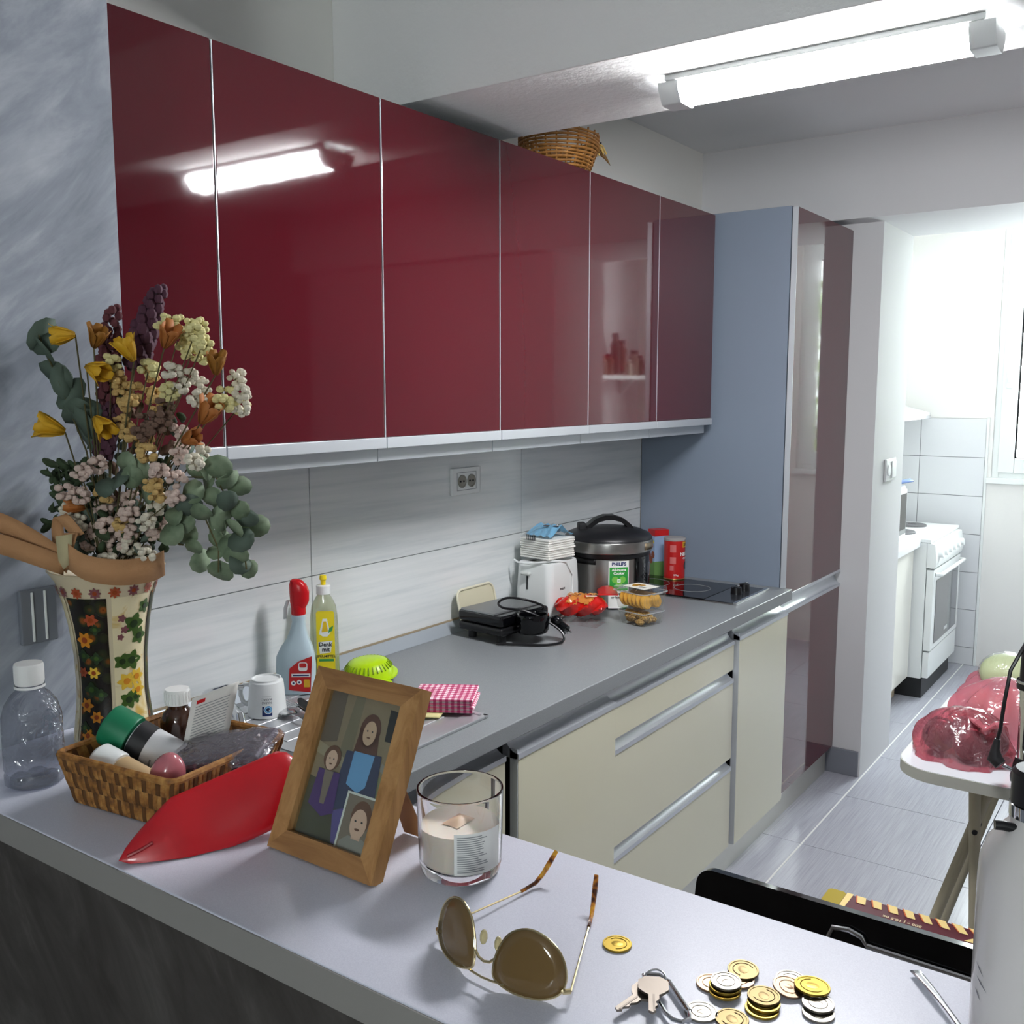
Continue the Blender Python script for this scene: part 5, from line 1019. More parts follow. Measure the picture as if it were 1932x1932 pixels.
for da, z, r in ((4, 0.168, 0.016), (14, 0.150, 0.013), (-14, 0.118, 0.012), (2, 0.118, 0.015), (-6, 0.064, 0.013), (6, 0.066, 0.010), (20, 0.19, 0.011)): vflower(pans[1], fv+R(53)+R(da), z, r, (grn, grnd), 5)
for da, z, r in ((-8, 0.090, 0.013), (10, 0.094, 0.012), (12, 0.075, 0.012), (-12, 0.040, 0.010)): vflower(pans[1], fv+R(53)+R(da), z, r, (ylw, org), 6)
for da, z, r in ((-14, 0.178, 0.006), (-10, 0.162, 0.006), (-16, 0.152, 0.005)): vflower(pans[1], fv+R(53)+R(da), z, r, (plum, plum), 5)
for k in range(9): vflower(vz, fv-R(80)+R(22)*k, 0.2155, 0.0085, (rst if k % 2 else plum, orgd), 8)

bq = thing('dried_bouquet', 'bouquet of dried flowers and eucalyptus tied with burlap ribbon', 'bouquet', (VX, VY, ZB+0.17))
O = Vector((VX, VY, ZB+0.17)); RD = Vector((0.818, 0.576, 0)); FD = Vector((-0.576, 0.818, 0))
def S(u, v, d=0.0):  # arrangement sheet through the vase: u, v across and down, d away from the viewer
    p = Vector((VX, VY, 0))+RD*((u-201)*0.00073)+FD*d; p.z = 1.4418+(900-v)*0.000698
    p.x = max(p.x, 0.462); return p-O
mouth = Vector((0, 0, 0.055))
stm = mat('dry_stem', '#4f4a2c', 0.85)
def stem(p, r=0.0011, bend=0.02):
    bb = B(); q = mouth+Vector((p.x*0.12, p.y*0.12, 0)); mdl = q.lerp(p, 0.55)+Vector((0, 0, bend)); tube(bb, [q-Vector((0, 0, 0.05)), q, mdl, p], r, 5); obj('stem', bb, stm, bq)
def rnd(a): return random.uniform(-a, a)
purple = mat('purple_spike', '#4c2a3a', 0.8); purple2 = mat('russet_spike', '#5f2f35', 0.8)
def spike(pts, r, mm):
    bb = B(); pts = [S(*p) for p in pts]; n = 46
    for k in range(n):
        t = k/(n-1)*(len(pts)-1); i = min(int(t), len(pts)-2); p = pts[i].lerp(pts[i+1], t-i); rr_ = r*(0.75+0.35*math.sin(math.pi*min(1, k/n+0.15)))
        a = k*2.4
        ball(bb, tuple(p+RD*rr_*0.75*math.cos(a)+FD*rr_*0.75*math.sin(a)), rr_*0.52, 7, 0, (1, 1, 1.15))
    obj('flower_spike', bb, mm, bq); stem(pts[0])
spike([(215, 800, 0.02), (212, 690, 0.02), (222, 578, 0.025)], 0.0145, purple2); spike([(255, 690, 0.03), (275, 620, 0.03), (306, 540, 0.03)], 0.0155, purple)
spike([(205, 860, 0.0), (215, 760, 0.01)], 0.012, purple)
palettes = {'y': mat('pale_yellow_bloom', '#d3cb92', 0.9), 't': mat('tan_bloom', '#c2a267', 0.9), 'w': mat('ivory_bloom', '#cfc8b6', 0.9), 'p': mat('pink_ivory_bloom', '#c9b3a8', 0.9), 'b': mat('brown_bloom', '#6e5548', 0.9)}
cl = [('y', 330, 605), ('y', 352, 612), ('y', 375, 610), ('y', 388, 632), ('y', 402, 652), ('y', 372, 640), ('y', 368, 664), ('y', 396, 672), ('t', 240, 716), ('t', 262, 738), ('t', 285, 748), ('t', 304, 760), ('t', 258, 760), ('t', 290, 700), ('t', 236, 796), ('t', 258, 812), ('t', 272, 832),
      ('w', 345, 700), ('w', 362, 706), ('w', 380, 725), ('w', 352, 725), ('w', 390, 752), ('y', 428, 742), ('y', 448, 764), ('y', 436, 760), ('w', 445, 712), ('w', 460, 742), ('w', 462, 770), ('p', 188, 884), ('p', 206, 876), ('p', 160, 918), ('p', 178, 930), ('p', 346, 816), ('p', 340, 842), ('p', 352, 858), ('p', 332, 882), ('p', 350, 900),
      ('t', 310, 905), ('t', 322, 925), ('p', 352, 932), ('p', 200, 958), ('p', 222, 950), ('p', 248, 940), ('p', 192, 976), ('p', 214, 990), ('p', 236, 985), ('w', 300, 938), ('w', 304, 960), ('w', 296, 978), ('p', 258, 1004), ('w', 262, 1030), ('p', 244, 1020), ('w', 248, 1052), ('w', 272, 1050), ('w', 290, 1044), ('y', 330, 740), ('y', 232, 684), ('y', 288, 696), ('b', 300, 790), ('b', 322, 765), ('b', 318, 800), ('b', 290, 815), ('b', 330, 785), ('w', 375, 852), ('w', 392, 862), ('t', 240, 745), ('y', 338, 640), ('t', 300, 850), ('p', 282, 900), ('p', 185, 1000), ('w', 205, 1015), ('p', 225, 1030), ('w', 200, 1040), ('p', 180, 1025), ('w', 228, 1052), ('p', 275, 985), ('p', 290, 1010), ('w', 170, 985), ('t', 250, 985), ('p', 265, 965), ('t', 210, 935), ('w', 150, 960), ('p', 305, 1000)]
for c_, u, v in cl:
    d = rnd(0.03)-(0.02 if v > 860 else 0.0); p = S(u+rnd(3), v+rnd(3), d); bb = B(); rr_ = 0.0145 if c_ in 'yt' else 0.0135
    for k in range(15):
        q = Vector((rnd(1), rnd(1), rnd(1))); q = q.normalized()*rr_*0.72
        ball(bb, tuple(p+q), rr_*random.uniform(0.3, 0.44), 7, 0, (1, 1, 0.85))
    obj('flower_cluster', bb, palettes[c_], bq)
    if random.random() < 0.35: stem(p, 0.0009)
fy = mat('dry_yellow_petal', '#cf9f1e', 0.65); fo = mat('dry_orange_petal', '#a9672e', 0.65); fb = mat('dry_amber_petal', '#96631f', 0.65)
def freesia(u, v, ang, mm, sc=1.0, d=-0.02):
    p = S(u, v, d); ax = (RD*math.cos(R(ang))+Vector((0, 0, 1))*math.sin(R(ang))-FD*0.35).normalized(); e1 = ax.orthogonal().normalized(); e2 = ax.cross(e1)
    bb = B(); npt = 6
    for k in range(npt):
        a = 2*math.pi*k/npt; dr = e1*math.cos(a)+e2*math.sin(a); sd = e1*-math.sin(a)+e2*math.cos(a); row = []
        for t, rr_, wd in ((0, 0.002, 0.002), (0.35, 0.006, 0.006), (0.7, 0.009, 0.008), (1.0, 0.0125+rnd(0.004), 0.004)):
            c0 = p+ax*(0.030*t*sc)+dr*rr_*sc; row.append([bb.verts.new(c0-sd*wd*sc), bb.verts.new(c0+sd*wd*sc+dr*0.001)])
        for r0, r1 in zip(row, row[1:]): bb.faces.new((r0[0], r0[1], r1[1], r1[0]))
    obj('flower', bb, mm, bq, thick=0.0006); stem(p)
for a in ((178, 632, 185, fy), (195, 690, -20, fy, 1.1), (210, 655, 60, fb), (280, 680, 110, fy, 1.1), (335, 655, 60, fo, 1.1), (425, 705, 80, fb), (205, 785, -40, fy, 1.05), (150, 812, 160, fy, 1.2), (395, 795, 50, fo, 1.2), (180, 955, 170, fo, 0.9), (360, 830, 20, fo, 0.9)): freesia(*a)
euc = mat('eucalyptus_leaf', '#6d7f63', 0.7); n_ = noise(euc, coords(euc), 40, 3); tocol(euc, ramp(euc, n_, [(0.35, '#5f7158'), (0.65, '#7f8f74')])); eucd = mat('eucalyptus_dark', '#4f5e52', 0.7); fern = mat('dark_fern', '#35452c', 0.8)
def leaf(u, v, r, mm, d, name='leaf', asp=0.85):
    p = S(u, v, d); n = (Vector((rnd(0.7), rnd(0.7), rnd(0.6)))-FD*1.0+RD*rnd(0.8)).normalized(); a = n.orthogonal().normalized(); a = Matrix.Rotation(rnd(3.1), 3, n) @ a; c_ = n.cross(a); bb = B(); vc = bb.verts.new(p+n*0.0015)
    ring = []
    for k in range(10):
        t = 2*math.pi*k/10; q = a*math.cos(t)*r+c_*math.sin(t)*r*asp; ring.append(bb.verts.new(p+q+n*(0.12*r*math.cos(2*t)+rnd(0.05)*r)))
    for k in range(10): bb.faces.new((vc, ring[k], ring[(k+1) % 10]))
    obj(name, bb, mm, bq, thick=0.0007); return p
for u, v in ((95, 628), (104, 662), (118, 705), (142, 742), (155, 772), (176, 772), (110, 645), (130, 720), (165, 795), (172, 830)): leaf(u+8, v, 0.026, eucd, 0.0+rnd(0.008), asp=0.6)
for u, v in ((378, 880), (402, 886), (424, 878), (392, 908), (432, 905), (378, 925), (410, 935), (440, 922), (395, 962), (430, 955), (456, 962), (384, 1000), (418, 990), (446, 996), (466, 980), (394, 1052), (430, 1030), (456, 1020), (444, 1050), (458, 1082), (408, 1086), (362, 1070), (345, 970), (340, 1002), (360, 985), (372, 950), (448, 1068), (418, 905), (352, 1010), (365, 1035), (425, 975), (400, 1025), (470, 1000), (440, 940)): leaf(u, v, 0.0175+rnd(0.003), euc if random.random() < 0.75 else eucd, rnd(0.035))
for u, v in ((265, 868), (285, 882), (250, 900), (272, 895), (225, 915), (300, 925)): leaf(u, v, 0.017, euc if u > 260 else eucd, -0.03)
for k in range(110): leaf(random.uniform(95, 195), random.uniform(870, 1010), random.uniform(0.006, 0.012), fern, rnd(0.02)+0.01, 'fern_leaflet', 0.5)
for k in range(120): leaf(random.uniform(175, 345), random.uniform(730, 1050), random.uniform(0.006, 0.012), (fern, eucd, palettes['b'])[k % 3], 0.03+rnd(0.02), 'fern_leaflet', 0.6)
for k in range(60): leaf(random.uniform(155, 305), random.uniform(955, 1060), random.uniform(0.007, 0.013), (fern, eucd)[k % 2], rnd(0.03), 'fern_leaflet', 0.6)
for pts in ([(201, 1040), (330, 900), (410, 900), (455, 1000), (460, 1080)], [(201, 1040), (300, 930), (380, 960), (410, 1040), (408, 1086)], [(201, 1040), (175, 850), (125, 700), (96, 620)], [(201, 1030), (260, 1010), (345, 1032)], [(201, 1035), (260, 1015), (338, 1024)]):
    bb = B(); tube(bb, [S(*p, 0) for p in pts], 0.0012, 5); obj('stem', bb, stm, bq)
# burlap ribbon: loops to the left, fold over the rim on the right, tails
def ribbon(cpts, wd, up=(0, 0, 1)):
    bb = B(); P = [Vector(p) for p in cpts]; n = len(P); cur = []
    for i in range(n-1):
        p0, p1, p2, p3 = P[max(i-1, 0)], P[i], P[i+1], P[min(i+2, n-1)]
        for k in range(6): t = k/6; cur.append(0.5*((2*p1)+(p2-p0)*t+(2*p0-5*p1+4*p2-p3)*t*t+(3*p1-p0-3*p2+p3)*t**3))
    cur.append(P[-1]); upv = Vector(up).normalized()*wd/2
    a = [bb.verts.new(p-upv) for p in cur]; c = [bb.verts.new(p+upv) for p in cur]
    for k in range(len(cur)-1): bb.faces.new((a[k], a[k+1], c[k+1], c[k]))
    obj('ribbon', bb, burlap, bq, thick=0.0012)
zt = HV-0.17
ribbon([(0.0, -0.055, zt+0.012), (-0.025, -0.085, zt+0.045), (-0.048, -0.118, zt+0.070), (-0.060, -0.138, zt+0.068), (-0.058, -0.142, zt+0.052), (-0.035, -0.115, zt+0.040), (0.0, -0.06, zt+0.010)], 0.026, (0.15, 0.1, 1))
ribbon([(0.02, -0.05, zt+0.05), (0.0, -0.06, zt+0.075), (-0.02, -0.055, zt+0.06), (-0.012, -0.058, zt+0.02)], 0.017, (0.8, 0.5, 0.3))
ribbon([(0.030, -0.0710, zt+0.026), (0.052, -0.0595, zt+0.012), (0.073, -0.028, zt+0.004), (0.0790, 0.012, zt+0.003), (0.068, 0.042, zt+0.006)], 0.034, (0, 0, 1))
ribbon([(-0.005, -0.060, zt+0.004), (0.015, -0.066, zt+0.03), (0.02, -0.06, zt+0.055)], 0.018, (0.8, 0.5, 0))
bb = B(); a = S(165, 1050, -0.07); 
poly(bb, [tuple(a+RD*x+Vector((0, 0, z))) for x, z in ((-0.008, 0.035), (0.014, 0.038), (0.009, 0.0), (0.0, -0.008), (-0.006, 0.004))]); obj('paper_tag', bb, mat('pale_tag', '#b9ae88', 0.7), bq, thick=0.0008)
# ================================================================= FOLDING TABLE WITH SHOPPING
tb = thing('folding_table', 'small white folding table with crossed cream tube legs', 'table', (1.47, 2.62, 0)); W = (1.47, 2.62, 0); ZT = 0.70
b = B(); prism(b, rrect(1.195, 2.285, 1.76, 2.98, 0.09, 8), ZT-0.026, ZT, 0, None, 0); obj('edge', b, mat('table_edge', '#b9bbb2', 0.5), tb, w=W)
b = B(); prism(b, rrect(1.197, 2.287, 1.758, 2.978, 0.088, 8), ZT+0.0002, ZT+0.0012); obj('top', b, mat('table_laminate', '#dde1e6', 0.25), tb, w=W)
leg_m = mat('cream_tube', '#b3ab93', 0.4)
for x in (2.345, 2.90):
    for xt_, xb_, o_ in ((1.362, 1.395, 0.0), (1.392, 1.205, 0.027)):
        b = B(); tube(b, [(xt_, x+o_, ZT-0.027), ((xt_+xb_)/2, x+o_, ZT/2), (xb_, x+o_, 0.012)], 0.0125, 12); lg = obj('leg', b, leg_m, tb, w=W)
        b = B(); cyl(b, (xb_, x+o_, 0.0), 0.014, 0.02, 12); obj('rubber_foot', b, black_matte, lg, w=W)
    b = B(); tube(b, [(1.370, x-0.016, 0.565), (1.370, x+0.042, 0.565)], 0.006, 8); obj('pivot', b, black_matte, tb, w=W)
for x in (1.362, 1.66):
    b = B(); tube(b, [(x, 2.345, ZT-0.034), (x, 2.927, ZT-0.034)], 0.008, 8); obj('cross_bar', b, leg_m, tb, w=W)
def bag_blob(loc, hx, hy, hz, seed_, peaks, name, label, mm, inner):
    t = thing(name, label, 'bag', loc); rs = random.Random(seed_); ph_ = [rs.uniform(0, 6) for _ in range(8)]
    def fn(u, v):
        a = 2*math.pi*u; q = math.pi*(0.5*v)*1.0
        rr_ = (1-v**2.6)**0.5 if v < 1 else 0
        wob = 1+0.07*math.sin(5*a+ph_[0]+4*v)+0.05*math.sin(9*a+ph_[1]-3*v)+0.035*math.sin(15*a+ph_[2]+6*v)
        z = hz*v
        for px_, py_, ph2, rad in peaks:
            dx, dy = hx*rr_*math.cos(a)-px_, hy*rr_*math.sin(a)-py_; z += ph2*math.exp(-(dx*dx+dy*dy)/(rad*rad))*v
        return (hx*rr_*wob*math.cos(a), hy*rr_*wob*math.sin(a), max(0.0006, z+0.008*math.sin(11*a+7*v+ph_[3])*v*(1-v)*2))
    b = B(); grid(b, fn, 64, 26, 0, wrap=True); obj('plastic', b, mm, t)
    for x, y, z, r, im in inner:
        b = B(); ball(b, (x, y, z), r, 14); obj('fruit', b, im, t)
    return t
def bagfilm(name, col, tint=0.45):
    m = film(name, col, 0.07, tint, 0.16, 28); return m
pinkf = bagfilm('pink_bag_film', '#e2939f', 0.82); pinkf2 = bagfilm('pale_pink_bag_film', '#f4aab8', 0.62)
plumf = mat('dark_plum_fruit', '#5a2f3a', 0.4); carrot = mat('orange_fruit', '#c8692a', 0.5); melon = mat('green_melon', '#d3dfae', 0.5)
bag_blob((1.318, 2.435, ZT+0.0014), 0.106, 0.098, 0.115, 3, ((0.05, -0.03, 0.02, 0.04),), 'plum_bag', 'knotted pink plastic bag of dark fruit at the table corner', pinkf, [(-0.05, -0.02, 0.045, 0.038, plumf), (0.02, -0.035, 0.042, 0.038, plumf), (0.0, 0.035, 0.045, 0.04, plumf), (-0.06, 0.04, 0.04, 0.033, plumf), (0.06, 0.01, 0.042, 0.036, plumf)])
b = B(); kx, ky_, kz = 1.395, 2.385, ZT+0.125
kt = [o for o in bpy.data.objects if o.name == 'plum_bag'][0]
ball(b, (0.055, -0.062, 0.092), 0.012, 12, 0, (1, 0.8, 1)); tube(b, [(0.055, -0.062, 0.092), (0.075, -0.062, 0.108), (0.098, -0.05, 0.112)], [0.008, 0.017, 0.006], 10, flat=0.5); tube(b, [(0.055, -0.062, 0.092), (0.035, -0.058, 0.106), (0.02, -0.05, 0.108)], [0.008, 0.014, 0.004], 10, flat=0.5); obj('knot', b, bagfilm('pink_knot_film', '#d87a86', 0.4), kt)
bag_blob((1.372, 2.665, ZT+0.0014), 0.130, 0.110, 0.125, 8, ((0.0, 0.0, 0.02, 0.06),), 'carrot_bag', 'pink plastic bag with orange contents behind the knotted bag', pinkf2, [(0.0, -0.03, 0.06, 0.045, carrot), (0.05, 0.0, 0.06, 0.045, carrot), (-0.05, 0.01, 0.06, 0.042, carrot), (0.0, 0.05, 0.06, 0.045, carrot)])
bag_blob((1.345, 2.880, ZT+0.0014), 0.115, 0.076, 0.105, 11, ((0.02, 0.0, 0.02, 0.05),), 'melon_bag', 'open pink bag holding a wrapped pale green melon', pinkf2, [])
ml = thing('cabbage', 'pale green cabbage wrapped in clear film in the open bag', 'cabbage', (1.345, 2.862, ZT+0.045))
b = B(); ball(b, (0, 0, 0.055), 0.068, 20, 0, (1.05, 0.95, 0.8)); obj('head', b, melon, ml)
b = B(); ball(b, (0, 0, 0.056), 0.0715, 24, 0, (1.05, 0.95, 0.82)); obj('film', b, crinkle, ml)
# hand blender standing at the right edge, with lead and plug
hb = thing('hand_blender', 'black and steel hand blender standing on the table', 'blender', (1.462, 2.345, ZT+0.0014))
b = B(); lathe(b, [(0, 0), (0.030, 0), (0.031, 0.01), (0.026, 0.04), (0.022, 0.055), (0, 0.055)], 28); obj('guard', b, black_pl, hb)
b = B(); lathe(b, [(0.020, 0.055), (0.0205, 0.16), (0.0225, 0.205), (0.0225, 0.21)], 28); obj('shaft', b, chrome, hb)
b = B(); lathe(b, [(0, 0.21), (0.028, 0.21), (0.029, 0.214), (0.029, 0.226), (0.024, 0.232), (0.023, 0.30), (0.018, 0.32), (0, 0.322)], 28); obj('grip', b, black_pl, hb)
b = B(); lathe(b, [(0.0292, 0.224), (0.0300, 0.227), (0.0292, 0.230)], 28); obj('collar', b, chrome, hb)
b = B(); tube(b, [(0, 0, 0.32), (0.0, -0.02, 0.335), (-0.015, -0.04, 0.31), (-0.035, -0.055, 0.26), (-0.042, -0.062, 0.19), (-0.046, -0.066, 0.13), (-0.05, -0.068, 0.105)], 0.0042, 8); obj('cord', b, black_pl, hb)
b = B(); tube(b, [(-0.05, -0.068, 0.108), (-0.053, -0.07, 0.085), (-0.053, -0.071, 0.066), (-0.040, -0.075, 0.055)], [0.006, 0.009, 0.016, 0.013], 12); pg = obj('plug', b, black_matte, hb)
b = B()
for d in (-0.006, 0.006): tube(b, [(-0.036, -0.076+d, 0.055), (-0.016, -0.078+d, 0.050)], 0.0022, 8)
obj('pin', b, chrome, pg)

# ================================================================= CHAIR, BOX, STOOL
ch = thing('black_chair', 'glossy black chair with chrome frame tucked behind the bar', 'chair', (1.42, 1.40, 0)); W = (1.42, 1.40, 0)
Mb = Matrix.Translation((1.42, 1.252, 0.88)) @ Matrix.Rotation(R(-12), 4, 'X') @ Matrix(((1, 0, 0, 0), (0, 0, 1, 0), (0, 1, 0, 0), (0, 0, 0, 1)))
b = B(); prism(b, rrect(-0.236, -0.17, 0.236, 0.0, 0.022, 6), -0.009, 0.009, 0, Mb); obj('backrest', b, black_gloss, ch, w=W)
b = B(); prism(b, rrect(1.20, 1.22, 1.64, 1.62, 0.04, 6), 0.44, 0.462); obj('seat', b, black_gloss, ch, w=W)
for s in (-1, 1):
    b = B(); x = 1.42+s*0.20; tube(b, [(x, 1.225, 0.70), (x, 1.215, 0.52), (x, 1.205, 0.30), (x, 1.16, 0.012)], 0.010, 10); obj('leg', b, chrome, ch, w=W)
    b = B(); tube(b, [(x, 1.59, 0.43), (x, 1.62, 0.2), (x, 1.645, 0.012)], 0.010, 10); obj('leg', b, chrome, ch, w=W)
b = B(); tube(b, [(1.225, 1.24, 0.435), (1.225, 1.60, 0.435), (1.615, 1.60, 0.435), (1.615, 1.24, 0.435)], 0.009, 8, closed=True); obj('seat_frame', b, chrome, ch, w=W)
Q = lambda x, y, z: tuple(Mb @ Vector((x, y, z)))
b = B(); tube(b, [Q(-0.045, -0.038, -0.014), Q(-0.04, -0.024, -0.014), Q(-0.02, -0.021, -0.014), Q(-0.003, -0.025, -0.014), Q(0.005, -0.034, -0.014), Q(0.20, -0.036, -0.014)], 0.0035, 8); obj('wire_trim', b, chrome, ch, w=W)
st_ = thing('low_stool', 'low dark stool hidden under the striped box', 'stool', (1.31, 1.90, 0)); W = (1.31, 1.90, 0)
b = B(); prism(b, rrect(1.20, 1.80, 1.44, 1.985, 0.03, 6), 0.428, 0.448); obj('seat', b, black_matte, st_, w=W)
for x in (1.22, 1.42):
    for y in (1.82, 1.965):
        b = B(); tube(b, [(x, y, 0.43), (x, y, 0.0)], 0.011, 10); obj('leg', b, black_matte, st_, w=W)
cx_ = thing('wafer_box', 'maroon biscuit box with cream and orange stripes and gold end', 'box', (1.31, 1.905, 0.4485)); W = (1.31, 1.905, 0.4485); xb0, xb1, yb0, yb1, zb1 = 1.145, 1.475, 1.775, 2.018, 0.50
maroon = mat('maroon_board', '#5a2630', 0.35, coat=0.2); stripe = mat('cream_stripe', '#ecd38c', 0.4); goldb = mat('gold_board', '#a99423', 0.35, metal=0.3); ornge = mat('orange_stripe', '#c9693a', 0.4)
b = B(); box(b, xb0, yb0, 0.449, xb1, yb1, zb1, bev=0.004); obj('carton', b, maroon, cx_, w=W)
b = B(); prism(b, rrect(xb0-0.001, yb0-0.0005, xb0+0.036, yb1+0.0005, 0.010), 0.4495, zb1+0.0008); obj('gold_end', b, goldb, cx_, w=W)
ft = lambda x, y: (x, y, zb1+0.0011); ft2 = lambda x, y: (x, y, zb1+0.0015)
b = B(); poly(b, [ft(xb0+0.037, yb1), ft(xb0+0.050, yb1), ft(xb0+0.044, yb0), ft(xb0+0.037, yb0)]); obj('end_stripe', b, stripe, cx_, w=W)
for k in range(10):
    x = xb0+0.058+k*0.031; sk_ = 0.010+k*0.0018
    if x+0.02 > xb1: break
    b = B(); poly(b, [ft(x, yb1-0.001), ft(x+0.018, yb1-0.001), ft(x+0.014+sk_, yb1-0.030), ft(x-0.002+sk_, yb1-0.030)]); sp_ = obj('stripe', b, stripe, cx_, w=W)
    b = B(); poly(b, [ft2(x-0.003, yb1-0.001), ft2(x, yb1-0.001), ft2(x-0.002+sk_, yb1-0.030), ft2(x-0.005+sk_, yb1-0.030)]); obj('stripe_edge', b, ornge, sp_, w=W)  # printed orange edge along each cream stripe
for k in range(4):
    y = yb1-0.055-k*0.032; b = B(); poly(b, [ft(xb1-0.055, y), ft(xb1, y), ft(xb1, y+0.016), ft(xb1-0.042, y+0.016)]); obj('stripe', b, stripe, cx_, w=W)
tf = lambda x, y: (1.305-x, yb1-0.052-y, zb1+0.0013)
b = B(); text(b, '300 g | 10.5 oz', 0.0125, tf, 0, 0.0005, at=(0, 0.0)); text(b, 'HAZELNUT ALMOND NOUGAT', 0.0095, tf, 0, 0.0001, at=(-0.01, 0.016)); text(b, 'NOUGAT AUX NOISETTES', 0.0095, tf, 0, 0.0001, at=(0.0, 0.030)); obj('lettering', b, mat('cream_ink', '#d8c9a4', 0.5), cx_, w=W)
bs = thing('blue_sandal', 'dark blue strapped object on the floor under the table', 'sandal', (1.285, 2.70, 0.0005), R(35))
nav = mat('navy_rubber', '#1b2748', 0.5)
b = B(); prism(b, [(x*0.045*(0.8+0.2*math.cos(2*t)), y_) for x, y_, t in [(math.cos(2*math.pi*k/24), 0.12*math.sin(2*math.pi*k/24), 2*math.pi*k/24) for k in range(24)]], 0, 0.026); obj('sole', b, nav, bs)
b = B(); grid(b, lambda u, v: (0.046*math.cos(math.pi*u), 0.01+0.05*v, 0.02+0.055*math.sin(math.pi*u)), 14, 3); sb_ = obj('strap', b, nav, bs, thick=0.004)
b = B(); grid(b, lambda u, v: (0.048*math.cos(math.pi*(0.2+0.3*u)), 0.025+0.016*v, 0.024+0.055*math.sin(math.pi*(0.2+0.3*u))), 8, 2); obj('buckle_strip', b, mat('steel_blue_strap', '#6f8fb8', 0.4), sb_, thick=0.003)

# ================================================================= ANNEX
an = thing('annex_cabinet', 'white gloss base cabinet in the annex beside the stove', 'cabinet', (0.3, 4.8, 0)); W = (0.3, 4.8, 0)
agl = mat('annex_gloss', '#eeece2', 0.12, coat=0.2)
b = B(); box(b, 0.02, 4.40, 0.10, 0.555, 5.145, 0.765); obj('body', b, white_matte, an, w=W)
for y0, y1 in ((4.405, 4.76), (4.765, 5.143)):
    b = B(); box(b, 0.557, y0, 0.105, 0.575, y1, 0.765, bev=0.0012); obj('door', b, agl, an, w=W)
b = B(); box(b, 0.48, 4.40, 0.0, 0.52, 5.12, 0.10); obj('kick_board', b, mat('worn_kick', '#b5a78e', 0.6), an, w=W)
b = B(); box(b, 0.005, 4.39, 0.775, 0.605, 5.147, 0.812, bev=0.003); tag(obj('annex_worktop', b, mat('annex_top', '#e3e5e8', 0.3)), 'white worktop of the annex between doorway and stove', 'worktop')
sv = thing('stove', 'white free-standing electric stove with glass oven door', 'stove', (0.35, 5.48, 0)); W = (0.35, 5.48, 0)
b = B(); box(b, 0.04, 5.152, 0.10, 0.635, 5.80, 0.795, bev=0.003); obj('body', b, white_pl, sv, w=W)
b = B(); box(b, 0.08, 5.155, 0.0, 0.64, 5.79, 0.099); obj('base', b, mat('stove_base', '#1d1f22', 0.5), sv, w=W)
b = B(); box(b, 0.03, 5.150, 0.796, 0.655, 5.802, 0.815, bev=0.004); obj('hob_plate', b, white_pl, sv, w=W)
for x, y, r in ((0.20, 5.31, 0.075), (0.20, 5.62, 0.095), (0.45, 5.31, 0.09), (0.45, 5.62, 0.075)):
    b = B(); lathe(b, [(0, 0), (r, 0), (r, 0.008), (r-0.004, 0.011), (r*0.3, 0.011), (r*0.28, 0.008), (0, 0.008)], 32, (x, y, 0.815)); obj('hotplate', b, mat('cast_iron', '#6b6a6c', 0.5, metal=0.4) if (x, y) == (0.20, 5.31) else bpy.data.materials['cast_iron'], sv, w=W)
b = B(); prism(b, [(0.0, 0.67), (0.04, 0.67), (0.048, 0.70), (0.036, 0.79), (0.0, 0.795)], 5.152, 5.80, 0, Matrix(((1, 0, 0, 0.636), (0, 0, 1, 0), (0, 1, 0, 0), (0, 0, 0, 1)))); cp = obj('control_panel', b, white_pl, sv, w=W)
for k in range(6):
    b = B(); cyl(b, (0, 0, 0), 0.019, 0.022, 18, 0, Matrix.Translation((0.678, 5.22+k*0.10, 0.735)) @ Matrix.Rotation(R(82), 4, 'Y')); obj('knob', b, white_pl, cp, w=W)
b = B(); box(b, 0.637, 5.158, 0.245, 0.672, 5.795, 0.66, bev=0.004); dr = obj('oven_door', b, white_pl, sv, w=W)
b = B(); box(b, 0.6725, 5.22, 0.275, 0.6745, 5.74, 0.60); obj('oven_glass', b, mat('oven_glass', '#55585c', 0.08, coat=0.4), dr, w=W)
b = B(); tube(b, [(0.672, 5.19, 0.635), (0.70, 5.20, 0.635), (0.70, 5.75, 0.635), (0.672, 5.76, 0.635)], 0.010, 10); obj('door_handle', b, white_pl, dr, w=W)
b = B(); box(b, 0.675, 5.44, 0.300, 0.6755, 5.52, 0.318); obj('badge', b, mat('badge', '#c9cbce', 0.3), dr, w=W)
b = B(); box(b, 0.637, 5.158, 0.105, 0.668, 5.795, 0.238, bev=0.004); obj('lower_drawer', b, white_pl, sv, w=W)
hd2 = thing('cooker_hood', 'slim white cooker hood on the annex wall above the stove', 'hood', (0.0, 5.5, 1.39)); W = (0.0, 5.5, 1.39)
b = B(); prism(b, [(0.0, 1.408), (0.455, 1.408), (0.455, 1.425), (0.0, 1.545)], 5.20, 5.90, 0, Matrix(((1, 0, 0, 0), (0, 0, 1, 0), (0, 1, 0, 0), (0, 0, 0, 1)))); obj('canopy', b, white_pl, hd2, w=W)
b = B(); box(b, 0.40, 5.20, 1.392, 0.46, 5.90, 1.4075, bev=0.002); obj('front_strip', b, mat('hood_strip', '#c6c8cb', 0.4), hd2, w=W)
mw = thing('microwave', 'white microwave with dark door glass on the annex worktop', 'microwave', (0.33, 4.84, 0.8125)); W = (0.33, 4.84, 0.8125)
b = B(); box(b, 0.12, 4.58, 0.8128, 0.535, 5.085, 1.085, bev=0.006); obj('case', b, white_pl, mw, w=W)
b = B(); box(b, 0.536, 4.60, 0.83, 0.548, 5.07, 1.07, bev=0.005); dd = obj('door', b, white_pl, mw, w=W)
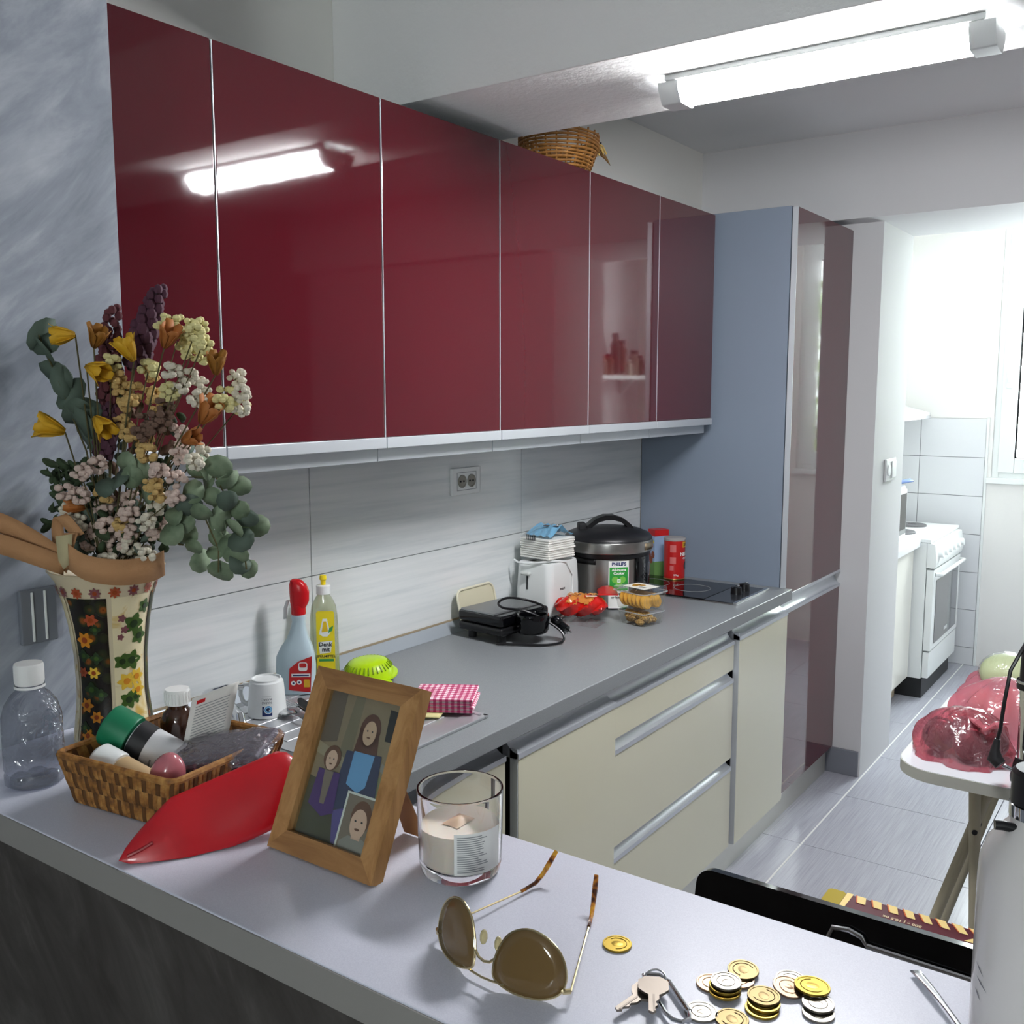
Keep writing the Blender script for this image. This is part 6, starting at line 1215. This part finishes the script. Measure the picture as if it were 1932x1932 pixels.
b = B(); box(b, 0.5485, 4.72, 0.85, 0.550, 5.055, 1.05, bev=0.0005, seg=1); obj('door_glass', b, black_glass, dd, w=W)
bo = thing('blue_folder', 'blue folded booklet lying on the microwave', 'booklet', (0.45, 5.0, 1.0855), R(20))
b = B(); grid(b, lambda u, v: (-0.09+0.22*u, -0.07+0.14*v, 0.002+0.028*u*u), 6, 2); obj('cover', b, mat('booklet_blue', '#6f86b8', 0.5), bo, thick=0.004)
orn = thing('ceramic_figurine', 'small cream ceramic figurine on the microwave', 'figurine', (0.42, 5.02, 1.1062))
b = B(); lathe(b, [(0, 0), (0.028, 0), (0.03, 0.01), (0.018, 0.03), (0.022, 0.045), (0.016, 0.06), (0.008, 0.065)], 20); obj('body', b, mat('figurine_cream', '#d9c4ad', 0.4), orn)
b = B(); ball(b, (0.0, 0, 0.082), 0.022, 14); ball(b, (0.012, 0.01, 0.10), 0.012, 10); obj('head', b, bpy.data.materials['figurine_cream'], orn)
sw = thing('jamb_switch', 'white light switch on the doorway jamb', 'switch', (0.6826, 4.163, 1.231))
b = B(); box(b, 0.0005, -0.075, -0.046, 0.010, 0.075, 0.046, bev=0.004); obj('plate', b, mat('switch_grey', '#c9cacb', 0.4), sw)
b = B(); box(b, 0.0102, 0.004, -0.034, 0.015, 0.066, 0.034, bev=0.004); obj('rocker', b, white_pl, sw)
b = B(); lathe(b, [(0, 0), (0.024, 0), (0.022, 0.004), (0, 0.004)], 20, M=Matrix.Translation((0.0102, -0.036, 0)) @ Matrix.Rotation(R(90), 4, 'Y')); obj('dimmer', b, white_pl, sw)
# shelf with jars on the annex right wall, mirrored in the red doors
shf = thing('wall_shelf', 'white wall shelf with jars in the annex, mirrored in red doors', 'shelf', (2.0, 5.5, 1.62)); W = (2.0, 5.5, 1.62)
b = B(); box(b, 1.82, 5.15, 1.615, 1.9985, 5.85, 1.64, bev=0.003); obj('board', b, white_pl, shf, w=W)
for y in (5.3, 5.7):
    b = B(); prism(b, [(1.9985, 1.52), (1.9985, 1.6145), (1.88, 1.6145)], y-0.01, y+0.01, 0, Matrix(((1, 0, 0, 0), (0, 0, 1, 0), (0, 1, 0, 0), (0, 0, 0, 1)))); obj('bracket', b, white_pl, shf, w=W)
jl = ['tall dark jar at the near end of the annex shelf', 'small red-capped jar on the annex shelf', 'spice jar third along the annex shelf', 'tall dark capped bottle in the middle of the annex shelf', 'second tall bottle on the annex shelf', 'short wide jar on the annex shelf', 'clear jar near the far end of the annex shelf', 'dark jar at the far end of the annex shelf']
caps = [black_matte, red_pl, black_matte, black_matte, black_matte, white_pl, black_matte, black_matte]
for k in range(8):
    hj = (0.18, 0.12, 0.13, 0.26, 0.22, 0.10, 0.16, 0.13)[k]; t = thing('shelf_jar', jl[k], 'jar', (1.90, 5.20+k*0.083, 1.6405), group='jars on the annex shelf')
    b = B(); lathe(b, [(0, 0), (0.030, 0), (0.032, 0.004), (0.032, hj*0.7), (0.020, hj*0.82), (0.018, hj*0.88), (0, hj*0.88)], 20); obj('glass', b, mat('jar_%d' % k, ('#4a3428', '#8d7a66', '#6b4a32', '#3a2a24', '#5a3c2c', '#c9c2b4', '#8f8678', '#4e3a2e')[k], 0.12), t)
    b = B(); lathe(b, [(0, hj*0.88), (0.021, hj*0.88), (0.021, hj), (0, hj)], 20); obj('cap', b, caps[k], t)
